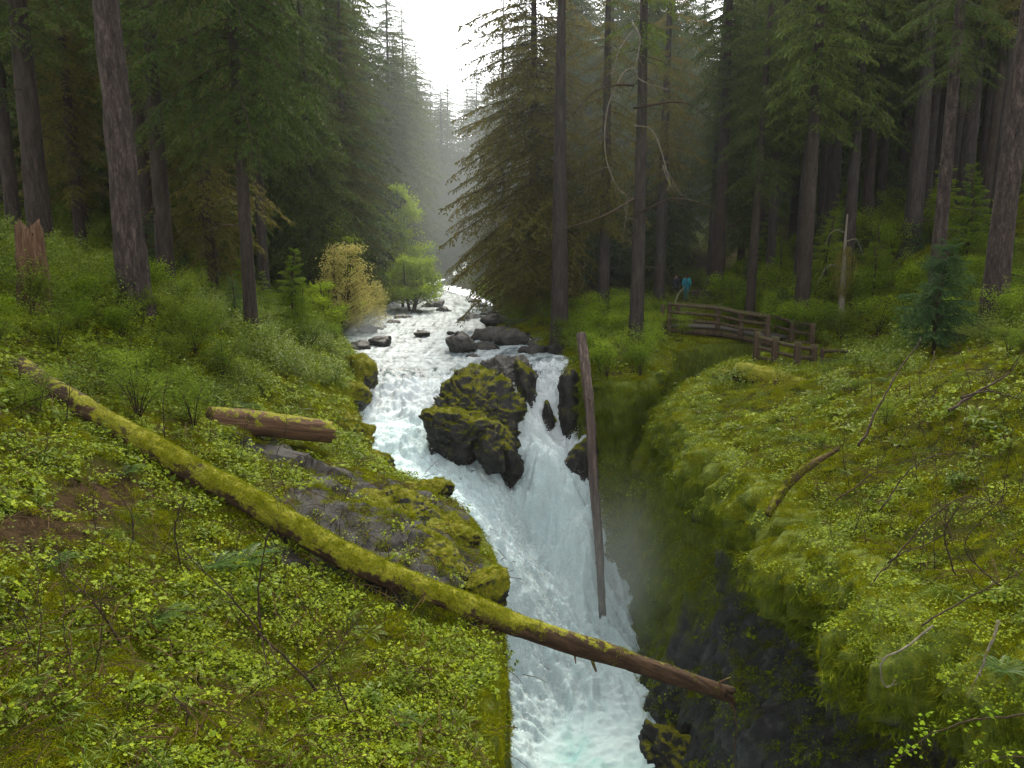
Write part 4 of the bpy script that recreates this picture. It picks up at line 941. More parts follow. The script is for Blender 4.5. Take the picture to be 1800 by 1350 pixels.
def src_clover(seed, n=26, rad=.17, h=.10, leaf=.030):
    r = np.random.RandomState(seed); V = []; T = []
    for i in range(n):
        a = r.uniform(0, 6.28); q = rad*math.sqrt(r.rand()); c = np.array([q*math.cos(a), q*math.sin(a), h*r.uniform(.25, 1)])
        nn = unit(np.array([r.normal()*.45, r.normal()*.45, 1.0])); k = r.choice([3, 3, 5]); a0 = r.uniform(0, 6.28); t = np.clip(.5+r.normal()*.3, 0, 1); l = leaf*r.uniform(.65, 1.35)
        for j in range(k):
            an = a0+j*6.283/k; u = np.array([math.cos(an), math.sin(an), 0]); u = unit(u-nn*(u@nn))
            V.append(leaf_quads(c[None], nn[None], u[None], l, l*.46)[0]); T += [t]*4
    V = np.array(V).reshape(-1, 3); return V, np.arange(len(V)).reshape(-1, 4), T
def src_blades(seed, n, rad, h, w, lean=.6, droop=0.0):
    r = np.random.RandomState(seed)
    a = r.uniform(0, 6.28, n); q = rad*np.sqrt(r.rand(n)); c = np.c_[q*np.cos(a), q*np.sin(a), np.zeros(n)-.01]
    d = np.c_[r.normal(size=(n, 2))*lean, np.ones(n)]; d = unit(d); hh = h*r.uniform(.5, 1.3, n)[:, None]
    s = unit(np.cross(d, r.normal(size=(n, 3))))*w*r.uniform(.7, 1.3, n)[:, None]
    mid = c+d*hh*.6; tip = c+d*hh+np.c_[d[:, :2]*hh*.5, -hh*droop*np.ones((n, 1))]
    V = np.stack([c-s*.6, mid-s*.5, tip, mid+s*.5], 1).reshape(-1, 3)
    return V, np.arange(n*4).reshape(-1, 4), np.repeat(np.clip(.5+r.normal(size=n)*.22, 0, 1), 4)
def src_leafy(seed, n=260, rad=.4, h=.7, leaf=.05):
    r = np.random.RandomState(seed)
    ns = 12; tip = np.c_[r.normal(size=(ns, 2))*rad*.6, r.uniform(.45, 1.0, ns)*h]
    k = r.randint(0, ns, n); t = r.uniform(.35, 1.05, n)[:, None]
    c = tip[k]*t+r.normal(size=(n, 3))*rad*.16; c[:, 2] = np.maximum(c[:, 2], .02)
    N = unit(np.c_[r.normal(size=(n, 2))*.5, np.ones(n)]); U = unit(np.cross(N, r.normal(size=(n, 3)))); L = (leaf*r.uniform(.6, 1.3, n))[:, None]
    V = leaf_quads(c, N, U, L, L*.36).reshape(-1, 3)
    tt = np.repeat(np.clip(.45+r.normal(size=n)*.16+.25*(c[:, 2]/h-.5), 0, 1), 4)
    return V, np.arange(n*4).reshape(-1, 4), tt
def src_sticks(seed, n=7, rad=.2, l=.22):
    b = MB(); r = np.random.RandomState(seed)
    for i in range(n):
        p = np.array([r.normal()*rad, r.normal()*rad, r.uniform(.0, .06)]); d = unit(np.array([r.normal(), r.normal(), r.normal()*.35]))*l*r.uniform(.4, 1.5)
        b.tube([p-d*.5, p+[0, 0, .02], p+d*.5], [.004, .0035, .002], 4, r.uniform(.2, .9), cap=False)
    V, Q, T, a = b.arrays(); return V, Q, a
_srcn = 0
def scatter_stuff(name, label, srcs, mat, pts, nrm, scale, rng, align=.8, parent=None):
    """one object: points carrying instances of the small source meshes"""
    global _srcn
    c = bpy.data.collections.new(name+'_sources')
    for i, (V, F, T) in enumerate(srcs):
        me = mk('s', V, F, [mat], False, {'tint': T}, link=False)
        o = bpy.data.objects.new('%s_source_%02d' % (name, i), me); c.objects.link(o)
    n = len(pts)
    up = unit(nrm*align+np.array([0, 0, 1-align])+rng.normal(size=(n, 3))*.08)
    ang = rng.uniform(0, 6.283, n)
    # euler XYZ that takes +Z to 'up' with spin about it
    ref = unit(np.cross(up, np.c_[np.cos(ang), np.sin(ang), np.zeros(n)])); x = np.cross(ref, up)
    R = np.stack([x, ref, up], 2)
    ey = np.arcsin(np.clip(-R[:, 2, 0], -1, 1)); ex = np.arctan2(R[:, 2, 1], R[:, 2, 2]); ez = np.arctan2(R[:, 1, 0], R[:, 0, 0])
    me = bpy.data.meshes.new(name); me.vertices.add(n); me.vertices.foreach_set('co', np.asarray(pts, np.float32).ravel())
    a = me.attributes.new('rot', 'FLOAT_VECTOR', 'POINT'); a.data.foreach_set('vector', np.c_[ex, ey, ez].astype(np.float32).ravel())
    a = me.attributes.new('scl', 'FLOAT', 'POINT'); a.data.foreach_set('value', np.asarray(scale, np.float32))
    a = me.attributes.new('pick', 'INT', 'POINT'); a.data.foreach_set('value', rng.randint(0, len(srcs), n).astype(np.int32))
    me.update()
    o = bpy.data.objects.new(name, me); COL.objects.link(o)
    if parent: o.parent = parent
    g = bpy.data.node_groups.new(name+'_nodes', 'GeometryNodeTree')
    g.interface.new_socket('Geometry', in_out='INPUT', socket_type='NodeSocketGeometry'); g.interface.new_socket('Geometry', in_out='OUTPUT', socket_type='NodeSocketGeometry')
    gi = g.nodes.new('NodeGroupInput'); go = g.nodes.new('NodeGroupOutput'); ip = g.nodes.new('GeometryNodeInstanceOnPoints'); ci = g.nodes.new('GeometryNodeCollectionInfo')
    ci.inputs['Collection'].default_value = c; ci.inputs['Separate Children'].default_value = True; ci.inputs['Reset Children'].default_value = True
    def na(nm, t):
        q = g.nodes.new('GeometryNodeInputNamedAttribute'); q.data_type = t; q.inputs['Name'].default_value = nm
        return [s for s in q.outputs if s.name == 'Attribute' and s.enabled][0]
    g.links.new(gi.outputs[0], ip.inputs['Points']); g.links.new(ci.outputs[0], ip.inputs['Instance'])
    ip.inputs['Pick Instance'].default_value = True
    g.links.new(na('pick', 'INT'), ip.inputs['Instance Index']); g.links.new(na('scl', 'FLOAT'), ip.inputs['Scale'])
    e2r = g.nodes.new('FunctionNodeEulerToRotation'); g.links.new(na('rot', 'FLOAT_VECTOR'), e2r.inputs[0]); g.links.new(e2r.outputs[0], ip.inputs['Rotation'])
    g.links.new(ip.outputs[0], go.inputs[0])
    md = o.modifiers.new('scatter', 'NODES'); md.node_group = g
    return tag(o, label, None, None, 'stuff')
def mesh_arrays(o):
    me = o.data; V = np.empty(len(me.vertices)*3, np.float32); me.vertices.foreach_get('co', V); V = V.reshape(-1, 3).astype(float)
    me.calc_loop_triangles(); T = np.empty(len(me.loop_triangles)*3, np.int32); me.loop_triangles.foreach_get('vertices', T); T = T.reshape(-1, 3)
    if o.rotation_mode == 'QUATERNION': Mw = Matrix.LocRotScale(o.location, o.rotation_quaternion, None)
    else: Mw = Matrix.LocRotScale(o.location, o.rotation_euler, None)
    Mw = np.array(Mw); return V@Mw[:3, :3].T+Mw[:3, 3], T
def sample(objs, dens, rng, margin=260, facing=True):
    """random surface points in view; dens(P, N, d) = points per m2"""
    PP, NN = [], []
    for o in objs:
        V, T = mesh_arrays(o); A, B, C = V[T[:, 0]], V[T[:, 1]], V[T[:, 2]]
        cr = np.cross(B-A, C-A); ar = np.linalg.norm(cr, axis=1)*.5; N = cr/(2*ar[:, None]+1e-12)
        G = (A+B+C)/3
        if o in FLIP: N = -N
        px, py, f = project(G); d = np.linalg.norm(G, axis=1)
        ok = (f > 1) & (px > -margin) & (px < 1800+margin) & (py > -margin) & (py < 1350+margin)
        lam = np.where(ok, dens(G, N, d)*ar, 0); k = rng.poisson(np.clip(lam, 0, 400)); i = np.repeat(np.arange(len(T)), k)
        u, v = rng.rand(len(i)), rng.rand(len(i)); s = u+v > 1; u[s], v[s] = 1-u[s], 1-v[s]
        PP.append(A[i]+(B-A)[i]*u[:, None]+(C-A)[i]*v[:, None]); NN.append(N[i])
    return np.vstack(PP), np.vstack(NN)
# outward normals for the walls / grounds
FLIP = set()
for o in (bank_l, bank_r, wall_l, wall_r):
    V, T = mesh_arrays(o); cr = np.cross(V[T[:, 1]]-V[T[:, 0]], V[T[:, 2]]-V[T[:, 0]])
    if cr[:, 2].sum() < 0: FLIP.add(o)
RG = np.random.RandomState(99)
BANKS = [bank_l, bank_r, wall_l, wall_r]
def rockness(P):
    X = P[:, :2]; L = X[:, 0] < 2.4
    out = np.zeros(len(P)); 
    if L.any(): out[L] = rock_mask(X[L], edge_dist(X[L], PL))
    return out
TRAIL = np.array([at(30, 990, 8.6)[:2], at(100, 920, 9.3)[:2], at(150, 860, 10.2)[:2], at(200, 800, 11.2)[:2]])
def trail(P): return sstep(.6, .3, edge_dist(P[:, :2], TRAIL)+.25*fbm(P, 1.6, 2, 14))
_cache = {}
def falloff(d, d0): return np.minimum(1, (d0/np.maximum(d, 1))**1.6)
def d_moss(P, N, d):
    v = sstep(-.45, .1, N[:, 2]+.25*fbm(P, .8, 3, 60)); rk = rockness(P)*sstep(.24, -.04, fbm(P, 1.1, 3, 61))
    wl = (P[:, 0] > 2.4) & (edge_dist(P[:, :2], PR) < 1.3) & (P[:, 2] < -5.6); bl = np.exp(-((P[:, 1]-27)/3.2)**2)*(P[:, 2] > -10)
    v = np.where(wl, np.maximum(v*sstep(.35, .75, N[:, 2])*sstep(14, 20, P[:, 1]), 1.2*bl*sstep(-.2, .25, N[:, 2])), v)
    v = v*sstep(-.42, .12, fbm(P, 3.6, 2, 66)+.45*fbm(P, 1.1, 2, 69))
    return 130*falloff(d, 9)*v*(1-.92*rk)*(1-.7*trail(P))*(d < 48)
P, N = sample(BANKS, d_moss, RG)
P2, N2 = sample([o for o in ROCKS if o.name.startswith(('mossy_boulder', 'waterfall_rock', 'rock_slab')) and o.data.materials[0] != M['rock_bare']], lambda P, N, d: 260*falloff(d, 11)*sstep(.45, .85, N[:, 2]+.9*fbm(P, 1.2, 3, 63))*(d < 34), RG)
nb_ = len(P); P, N = np.vstack([P, P2]), np.vstack([N, N2])
sc = (1+.05*np.clip(np.linalg.norm(P, axis=1)-9, 0, 40))*RG.uniform(.6, 1.4, len(P)); sc[nb_:] *= .45; sc *= np.where((P[:, 0] > 2.4) & (N[:, 2] < .6), .68, 1)
print('moss', len(P))
scatter_stuff('moss', 'yellow green moss carpeting the banks, boulders and cliff tops', [src_blades(i, 80, .10, .055, .006, .75) for i in range(5)], M['moss_blades'], P-N*.005, N, sc, RG, .9)
def d_clover(P, N, d):
    n = fbm(P, .55, 3, 64)+.5*fbm(P, 1.9, 2, 65)
    L = P[:, 0] < 2.4
    base = np.where(L, 70, 62)*sstep(-.30, .30, n+np.where(L, .10, .02))+3
    v = sstep(.15, .6, N[:, 2]); rk = rockness(P)
    return base*falloff(d, 9)*v*(1-.88*rk)*(1-.8*trail(P))*(d < 40)
P, N = sample(BANKS, d_clover, RG)
sc = (1+.045*np.clip(np.linalg.norm(P, axis=1)-9, 0, 40))*RG.uniform(.55, 1.3, len(P))*np.where(P[:, 0] > 2.4, .8, 1)
print('clover', len(P))
scatter_stuff('leafy_ground_cover', 'small bright green leaves covering the mossy banks', [src_clover(10+i, 34, .17, .085, .019) for i in range(6)]+[src_clover(20+i, 16, .17, .12, .028) for i in range(2)]+[src_clover(25, 9, .14, .13, .036), src_clover(26, 60, .2, .05, .011), src_clover(27, 50, .2, .06, .013), src_clover(28, 55, .2, .07, .012), src_clover(29, 46, .2, .05, .014)], M['clover'], P, N, sc, RG, .6)
def d_grass(P, N, d): return 13*falloff(d, 9)*sstep(.3, .7, N[:, 2])*sstep(-.1, .4, fbm(P, .7, 3, 66))*(1-rockness(P))*(d < 45)
P, N = sample(BANKS, d_grass, RG)
scatter_stuff('grass', 'tufts of arching green grass among the ground cover', [src_blades(30+i, 26, .06, .20, .006, .5, .35) for i in range(4)], M['grass_blades'], P, N, (1+.05*np.clip(np.linalg.norm(P, axis=1)-9, 0, 40))*RG.uniform(.6, 1.5, len(P)), RG, .3)
def src_fern(seed):
    r = np.random.RandomState(seed); Q = []; tt = []
    for i in range(7):
        a = i*.9+r.uniform(-.3, .3); l = .26*r.uniform(.6, 1.2); s = np.linspace(0, 1, 15); ca, sa = math.cos(a), math.sin(a); t0 = np.clip(.5+r.normal()*.2, 0, 1)
        S = np.c_[l*s*.9*ca, l*s*.9*sa, l*(.8*s-.62*s**2)]
        for j in range(1, 15):
            w = .055*math.sin(min(1, j/5)*PI/2)*(1-(j/15)**2)+.004
            for sd in (-1, 1):
                d = unit(np.array([.35*ca-sd*sa, .35*sa+sd*ca, -.12])); p = S[j]; t = unit(S[j]-S[j-1])*.007
                Q += [p-t*.8, p+d*w*.6-t, p+d*w, p+d*w*.6+t]; tt += [t0]*4
    return np.array(Q), np.arange(len(Q)).reshape(-1, 4), np.array(tt)
def d_low(P, N, d): return 4.5*falloff(d, 9)*sstep(.3, .7, N[:, 2])*sstep(-.05, .35, fbm(P, .5, 3, 75))*(1-rockness(P))*(d < 40)
P, N = sample([bank_l, bank_r], d_low, RG)
scatter_stuff('low_foliage', 'patches of broader leaves and little ferns among the small leaves', [src_leafy(90+i, 60, .16, .24, .055) for i in range(4)]+[src_fern(95), src_fern(96)], M['under_leaf'], P, N, (1+.04*np.clip(np.linalg.norm(P, axis=1)-9, 0, 40))*RG.uniform(.6, 1.4, len(P)), RG, .35)
def d_stick(P, N, d): return 11*falloff(d, 9)*sstep(.2, .7, N[:, 2])*(d < 30)
P, N = sample([bank_l, bank_r], d_stick, RG)
scatter_stuff('litter', 'thin fallen twigs littering the mossy banks', [src_sticks(40+i) for i in range(5)], M['litter'], P+N*.02, N, RG.uniform(.7, 1.8, len(P)), RG, .7)
def d_under(P, N, d):
    n = fbm(P, .22, 3, 67)+.5*fbm(P, .8, 2, 68); L = P[:, 0] < 2.4
    zone = sstep(13, 19, P[:, 1]+np.where(L, -.55*np.minimum(P[:, 0]+6, 0), .35*(P[:, 0]-9)))
    e = np.where(L, sstep(.3, 1.2, np.abs(P[:, 0]+0)), 1)
    zone = np.where(L & (P[:, 0] > -6.6) & (P[:, 1] < 23.5), 0, zone)
    return 5.5*zone*sstep(-.35, .25, n)*falloff(d, 24)*sstep(.3, .7, N[:, 2])*(d < 110)
P, N = sample([bank_l, bank_r], d_under, RG)
keep = ~((P[:, 0] > 6.8) & (P[:, 0] < 13.5) & (P[:, 1] > 28) & (P[:, 1] < 40)) | (RG.rand(len(P)) < .04)
P, N = P[keep], N[keep]; keep = ~((P[:, 0] > 3) & (P[:, 0] < 12.5) & (P[:, 1] < 31)) | (RG.rand(len(P)) < .10); P, N = P[keep], N[keep]
sc = (.75+.012*np.linalg.norm(P, axis=1))*RG.uniform(.5, 1.3, len(P))
print('under', len(P))
scatter_stuff('undergrowth', 'low leafy green undergrowth spreading over the forest floor', [src_leafy(50+i) for i in range(6)], M['under_leaf'], P, N, sc, RG, .2)
def d_wall(P, N, d):
    m = .95-.12*np.clip(-4.9-P[:, 2], 0, 9)+.55*fbm(P, (.7, .7, .25), 3, 34)
    return 26*falloff(d, 11)*sstep(.55, .8, m)*(P[:, 0] > 2.4)*sstep(-9.5, -6.5, P[:, 2])*sstep(.55, .2, N[:, 2])*(d < 34)*(P[:, 2] > -13)
P, N = sample([wall_r, wall_l], d_wall, RG)
print('wall', len(P))
hn = unit(N*.55+np.array([0, 0, -1.0]))
scatter_stuff('hanging_moss', 'shaggy dark green moss hanging down the gorge walls', [src_blades(70+i, 70, .15, .13, .008, .4) for i in range(4)], M['moss_dark'], P, hn, (1+.05*np.clip(np.linalg.norm(P, axis=1)-9, 0, 40))*RG.uniform(.5, 1.4, len(P)), RG, .95)
# moss fuzz on the long log (a part of it)
for lg in [o for o in bpy.data.objects if o.name.startswith(('fallen_log',)) and o.data.materials[0] == M['log_moss']]:
    def d_log(P, N, d):
        x = P[:, 0]; t = sstep(.9, -.6, x+.9*fbm(P, 1.5, 3, 71))*sstep(-7.4, -5.6, x) if lg == LOG else 1
        return 420*falloff(d, 12)*sstep(0, .7, N[:, 2]+1.1*fbm(P, 2.0, 4, 70))*(.03+.97*t)
    P, N = sample([lg], d_log, RG)
    V, F, T = [], [], []; srcs = [src_blades(80+i, 26, .055, .035, .006, .9) for i in range(4)]
    Mi = np.array(Matrix.LocRotScale(lg.location, lg.rotation_quaternion, None).inverted())
    b = MB()
    ang = RG.uniform(0, 6.28, len(P)); ref = unit(np.cross(N, np.c_[np.cos(ang), np.sin(ang), 0*ang+.3])); xx = np.cross(ref, N)
    for k in range(4):
        I = np.arange(k, len(P), 4); v, f, t = srcs[k]
        W = P[I][:, None]+v[None, :, 0, None]*xx[I][:, None]+v[None, :, 1, None]*ref[I][:, None]+v[None, :, 2, None]*N[I][:, None]
        W = W.reshape(-1, 3)@Mi[:3, :3].T+Mi[:3, 3]
        nf = (f[None]+(np.arange(len(I))*len(v))[:, None, None]).reshape(-1, 4)
        b.add(W, nf, None, np.clip(np.tile(t, len(I))+np.repeat(RG.normal(size=len(I))*.12, len(v))+.05, 0, 1))
    o = b.build('moss', [M['moss_blades']], lg, False); o['kind'] = 'stuff'
# ------------------------------------------------------------------ plants one can point at
def shrub_mesh(seed, H, spread, nleaf, leafsize, nst=9):
    r = np.random.RandomState(seed); tb = MB(); tips = []
    for s in range(nst):
        a = r.uniform(0, 6.28); q = spread*r.uniform(.3, 1.0); h = H*r.uniform(.55, 1.05)
        E = np.array([math.cos(a)*q, math.sin(a)*q, h]); P = spline([np.zeros(3), E*[.35, .35, .55], E*[.75, .75, .9], E], 14)
        tb.tube(P, np.linspace(.012, .003, 14), 4, .3); tips += list(P[4:])
        for j in range(7):
            k = r.randint(3, 14); p = P[k]; e = p+np.array([r.normal()*.6, r.normal()*.6, r.uniform(-.05, .6)])*spread*.45
            tb.tube([p, (p+e)/2+[0, 0, .03], e], [.005, .004, .002], 3, .4); tips += [(p+e)/2, e, p*.2+e*.8]
    tips = np.array(tips); i = r.randint(0, len(tips), nleaf)
    c = tips[i]+r.normal(size=(nleaf, 3))*spread*np.array([.13, .13, .09]); c[:, 2] = np.maximum(c[:, 2], .03)
    N_ = unit(np.c_[r.normal(size=(nleaf, 2))*.55, np.ones(nleaf)]); U = unit(np.cross(N_, r.normal(size=(nleaf, 3)))); L = (leafsize*r.uniform(.6, 1.3, nleaf))[:, None]
    V = leaf_quads(c, N_, U, L, L*.34).reshape(-1, 3)
    t = np.repeat(np.clip(.42+.3*fbm(c, 2.2, 2, seed)+r.normal(size=nleaf)*.12+.25*(c[:, 2]/H-.5), 0, 1), 4)
    return tb, V, np.arange(nleaf*4).reshape(-1, 4), t
def shrub(name, seed, H, spread, nleaf, leafsize, leaf, label, group=None):
    tb, V, F, t = shrub_mesh(seed, H, spread, nleaf, leafsize)
    root = empty(name); tb.build('stem', [M['twig']], root)
    mk('foliage', V, F, [M[leaf]], False, {'tint': t}, root)
    root['label'] = label; root['category'] = 'shrub'
    if group: root['group'] = group
    return root
M['leaf_bright'] = leaf_mat('foliage_bright', [(.055, .10, .005), (.13, .21, .009), (.21, .31, .013), (.31, .41, .026)], .38, .55)
protos = [shrub('leafy_shrub', 600+i, 1.2, .75, 2600, .045, 'leaf_shrub', 'x') for i in range(3)]
protob = [shrub('leafy_shrub', 610+i, 1.3, .85, 2600, .055, 'leaf_bright', 'x') for i in range(3)]
used_p = set()
rp = random.Random(5)
def plant(src, x, y, side, label, group, sc, rz=None, dz=-.05):
    z = gz(x, y, side)+dz; rz = rp.uniform(0, 6.28) if rz is None else rz
    if src.name not in used_p:
        used_p.add(src.name); o = src; o.location = (x, y, z); o.rotation_euler = (0, 0, rz); o.scale = (sc,)*3
        if 'group' in o: del o['group']
        o['label'] = label
        if group: o['group'] = group
    else: o = dup(src, (x, y, z), rz, sc, label, group)
    return o
def plants(n, x0, x1, y0, y1, side, srcs, label, group, smin, smax, dmin, ok):
    got = []; tries = 0
    while len(got) < n and tries < 3000:
        tries += 1; x = rp.uniform(x0, x1); y = rp.uniform(y0, y1)
        if any((x-a)**2+(y-b)**2 < dmin**2 for a, b in got): continue
        if not inside(np.array([[x, y]]), POLY_L if side == 'L' else POLY_R)[0]: continue
        z = gz(x, y, side); px, py, f = project(np.array([[x, y, z]])); px, py = px[0], py[0]
        if not (-60 < px < 1860) or not ok(px, py, x, y): continue
        got.append((x, y)); plant(rp.choice(srcs), x, y, side, label, group, rp.uniform(smin, smax))
plants(26, -13, -4, 12, 22, 'L', protos+protob[:1], 'leafy green shrub in the thicket between the long mossy log and the furrowed fir', 'shrubs between the long log and the furrowed fir', .55, 1.0, .8, lambda px, py, x, y: px < 420 and 500 < py < 760 and not (350 < px < 620 and 690 < py < 800))
plants(16, -14, -6, 19, 32, 'L', protos, 'leafy shrub around the feet of the dark hemlocks on the grassy slope', 'shrubs around the feet of the dark hemlocks', .6, 1.0, 1.0, lambda px, py, x, y: 250 < px < 600 and py < 640)
plants(10, -11, -7, 30, 46, 'L', protos+protob[:1], 'leafy bush on the river bank below the pale straw shrub', 'bushes on the bank below the straw shrub', .6, 1.0, .9, lambda px, py, x, y: 540 < px < 640 and py < 660)
plants(26, 2.9, 8.6, 29, 42, 'R', protob, 'bright green bush crowding the cliff top between the upright log and the footbridge', 'bright bushes between the upright log and footbridge', .7, 1.15, .8, lambda px, py, x, y: 1010 < px < 1200 and py > 500 and x-2.8 > 0 and not (1165 < px and y < 36.5))
plants(44, 12, 26, 32, 50, 'R', protob+protos[:1], 'bright green bush on the slope beyond the footbridge fence', 'bright bushes beyond the footbridge fence', .9, 1.6, 1.1, lambda px, py, x, y: 1232 < px < 1640 and py < 600)
plants(26, 12, 26, 20, 34, 'R', protob[:2]+protos, 'leafy green bush among the thick trunks up the slope near the young fir', 'bushes among the thick trunks near the young fir', .7, 1.3, 1.0, lambda px, py, x, y: 1460 < px < 1850 and py < 600)
plants(12, 6.5, 13, 14, 27, 'R', protos, 'small leafy shrub on the mossy cliff top below the fence', 'small shrubs on the mossy cliff top', .3, .6, .8, lambda px, py, x, y: px > 1420 and py < 800)
plants(10, 2.4, 3.6, 35, 44, 'R', protos, 'dark leafy bush over the rock ledge beside the tall pale trunk', 'bushes over the rock ledge', .7, 1.1, .7, lambda px, py, x, y: 880 < px < 1020)
plants(12, -1.5, 3, 44, 60, 'R', protos, 'dark bush under the huge old spruce by the river', 'bushes under the huge old spruce', .9, 1.5, .9, lambda px, py, x, y: 850 < px < 1010)
# young conifers
yh = [conifer('young_hemlock', 2.6+.5*i, .035, 'young', .25, None, 1.05, 620+i, 'shrub' if i else 'blue', M['twig'], .16, 5, (0, 0), 8, .2, .03, 99, -.05, 0, .8) for i in range(3)]
for o in yh: o['category'] = 'young tree'
plants(22, 10, 26, 30, 50, 'R', yh, 'young feathery hemlock among the bushes beyond the footbridge', 'young hemlocks beyond the footbridge', .7, 1.5, 1.3, lambda px, py, x, y: 1240 < px < 1800 and py < 590)
plants(12, -16, -8, 18, 34, 'L', yh, 'young feathery hemlock in the shaded undergrowth by the furrowed fir', 'young hemlocks by the furrowed fir', .5, 1.1, 1.2, lambda px, py, x, y: px < 560 and py < 600)
o = conifer('young_fir', 3.5, .055, 'young', .62, None, 1.25, 640, 'blue', M['twig'], .15, 6, (.02, 0), 10, .15, .03, 99, .02, 0, .62)
x, z = base_xy(1640, 21.5, 'R'); put(o, x, 21.5, z-.15, 'dense young blue green fir with a bare crooked stem on the mossy bank'); o['category'] = 'young tree'
# sword ferns
def fern_mesh(seed, n=13, L=.6):
    r = np.random.RandomState(seed); out = []
    for i in range(n):
        a = i*6.283/n+r.uniform(-.2, .2); l = L*r.uniform(.7, 1.15); s = np.linspace(0, 1, 30)
        hx = l*s*.9; hz = l*(.75*s-.62*s**2); S = np.c_[hx, 0*s, hz]; b = MB()
        b.tube(S[::3], np.linspace(.004, .0015, 10), 3, .4); Q = []
        for j in range(3, 30):
            w = .085*l/.6*math.sin(min(1, (j-1)/9)*PI/2)*(1-(j/30)**3)+.008
            for sd in (-1, 1):
                d = unit(np.array([.35, sd, -.12])); p = S[j]; t = np.array([.012, 0, .002])
                Q += [p-t*.6, p+d*w*.6-t*.7, p+d*w, p+d*w*.6+t*.7]
        Q = np.array(Q); b.add(Q, np.arange(len(Q)).reshape(-1, 4), None, np.clip(.5+r.normal()*.2, 0, 1))
        V, F4, F3, tt = b.arrays(); ca, sa = math.cos(a), math.sin(a)
        V = np.c_[V[:, 0]*ca-V[:, 1]*sa, V[:, 0]*sa+V[:, 1]*ca, V[:, 2]]; out.append((V, F4, F3, tt))
    return out
def fern(seed, L):
    root = empty('sword_fern'); root['category'] = 'fern'
    for V, F4, F3, tt in fern_mesh(seed, 13, L): mk('frond', V, [F4, F3], [M['fern_leaf']], False, {'tint': tt}, root)
    return root
fsrc = [fern(650, .62), fern(651, .7)]
FERNS = [(420, 985, 10.7, 'L', 1.15, 'big dark sword fern hanging just below the long mossy log'), (375, 985, 10.4, 'L', .9, 'sword fern beside the biggest one below the long log'), (270, 1110, 8.6, 'L', .8, 'flattened sword fern in the open ground cover under bare twigs'), (415, 720, 18, 'L', 1.2, 'grey green sword fern above the short brown log'), (470, 735, 18.2, 'L', .9, 'sword fern behind the short brown log'), (560, 790, 18.6, 'L', .9, 'fern tucked under the short brown log by the golden boulder'), (215, 845, 11.5, 'L', .7, 'fern sprouting just under the middle of the long log'), (90, 1010, 8.6, 'L', .7, 'fern beside the bare muddy patch'), (205, 860, 12.6, 'L', .6, 'small fern behind the long log at its mossy middle'),
         (1165, 760, 27.5, 'R', 0, ''), (1560, 700, 20, 'R', .9, 'sword fern on the cliff top below the low fence rails'), (1700, 800, 13, 'R', .6, 'sword fern among bare twigs on the mossy cliff top'), (1770, 1110, 8.2, 'R', .6, 'small fern on the mossy overhang at the gorge rim'), (700, 1240, 8.3, 'L', .5, 'small fern on the moss beside the gorge rim below the log')]
for i, (px, py, Y, sd, sc, lab) in enumerate(FERNS):
    if sc: p = at(px, py, Y); plant(fsrc[i % 2], p[0], Y, sd, lab, None, sc, None, -.02)
# bare saplings and dead sticks
def twig_tree(pts, r0, seed, nside=6, side=.4, mat='twig', leafy=0):
    """a bare stem through the given points, with side twigs -> MB"""
    r = np.random.RandomState(seed); S = spline(pts, 22); L = np.linalg.norm(np.diff(S, axis=0), axis=1).sum()
    S = S+np.cumsum(r.normal(size=S.shape)*L*.006, 0); S[0] = pts[0]
    b = MB(); b.tube(S, np.linspace(r0, r0*.28, 22), 6, .4); ends = [S[-1]]
    for i in range(nside):
        k = r.randint(6, 21); p = S[k]; d = unit(S[min(k+1, 21)]-S[k-1]); e = unit(d+r.normal(size=3)*.75)*L*side*r.uniform(.3, 1.0)*(1-.4*k/22)
        Q = spline([p, p+e*.5+r.normal(size=3)*L*.02, p+e+[0, 0, L*.04]], 8); b.tube(Q, np.linspace(r0*.45, r0*.14, 8), 4, .5); ends += [Q[-1], Q[5]]
        if r.rand() < .6:
            q = Q[4]; e2 = unit(e+r.normal(size=3)*.5*np.linalg.norm(e))*np.linalg.norm(e)*.5; b.tube([q, q+e2*.5+[0, 0, .01], q+e2], [r0*.25, r0*.2, r0*.1], 3, .5); ends.append(q+e2)
    return b, np.array(ends)
def stick(name, label, cat, pts, r0, seed, nside=5, side=.35, mat='twig', leafy=0, group=None):
    pts = np.array(pts, float); o0 = pts[0]; b, ends = twig_tree(pts-o0, r0, seed, nside, side, mat)
    o = b.build(name, [M[mat]]); o.location = o0; tag(o, label, cat, group)
    if leafy:
        r = np.random.RandomState(seed+1); c = np.repeat(ends, leafy, 0)+r.normal(size=(len(ends)*leafy, 3))*.05; n = len(c)
        N_ = unit(np.c_[r.normal(size=(n, 2))*.5, np.ones(n)]); U = unit(np.cross(N_, r.normal(size=(n, 3)))); Lf = (.055*r.uniform(.6, 1.3, n))[:, None]
        mk('leaves', leaf_quads(c, N_, U, Lf, Lf*.42).reshape(-1, 3), np.arange(n*4).reshape(-1, 4), [M['leaf_bright']], False, {'tint': np.repeat(r.uniform(.4, 1, n), 4)}, o)
    return o
def gp(px, py, Y, side, up=0.0):
    p = at(px, py, Y); return np.array([p[0], Y, gz(p[0], Y, side)+up])
def A(*a): return [at(*p) for p in a]
stick('dead_stick', 'long thin dark pole leaning out of the mossy cliff top toward the fence', 'stick', A((1508, 785, 14.6), (1545, 700, 15.2), (1600, 590, 16.0)), .030, 700, 2, .15)
stick('dead_stick', 'thin dark leaning stem rising to the young fir', 'stick', A((1597, 765, 15.5), (1625, 680, 17.5), (1642, 612, 19.5)), .035, 701, 3, .15)
stick('dead_branch', 'forked grey dead branch lying up the bank past the young fir', 'branch', A((1668, 722, 13.5), (1715, 690, 14), (1760, 665, 14.3), (1782, 632, 14.5)), .03, 702, 5, .35)
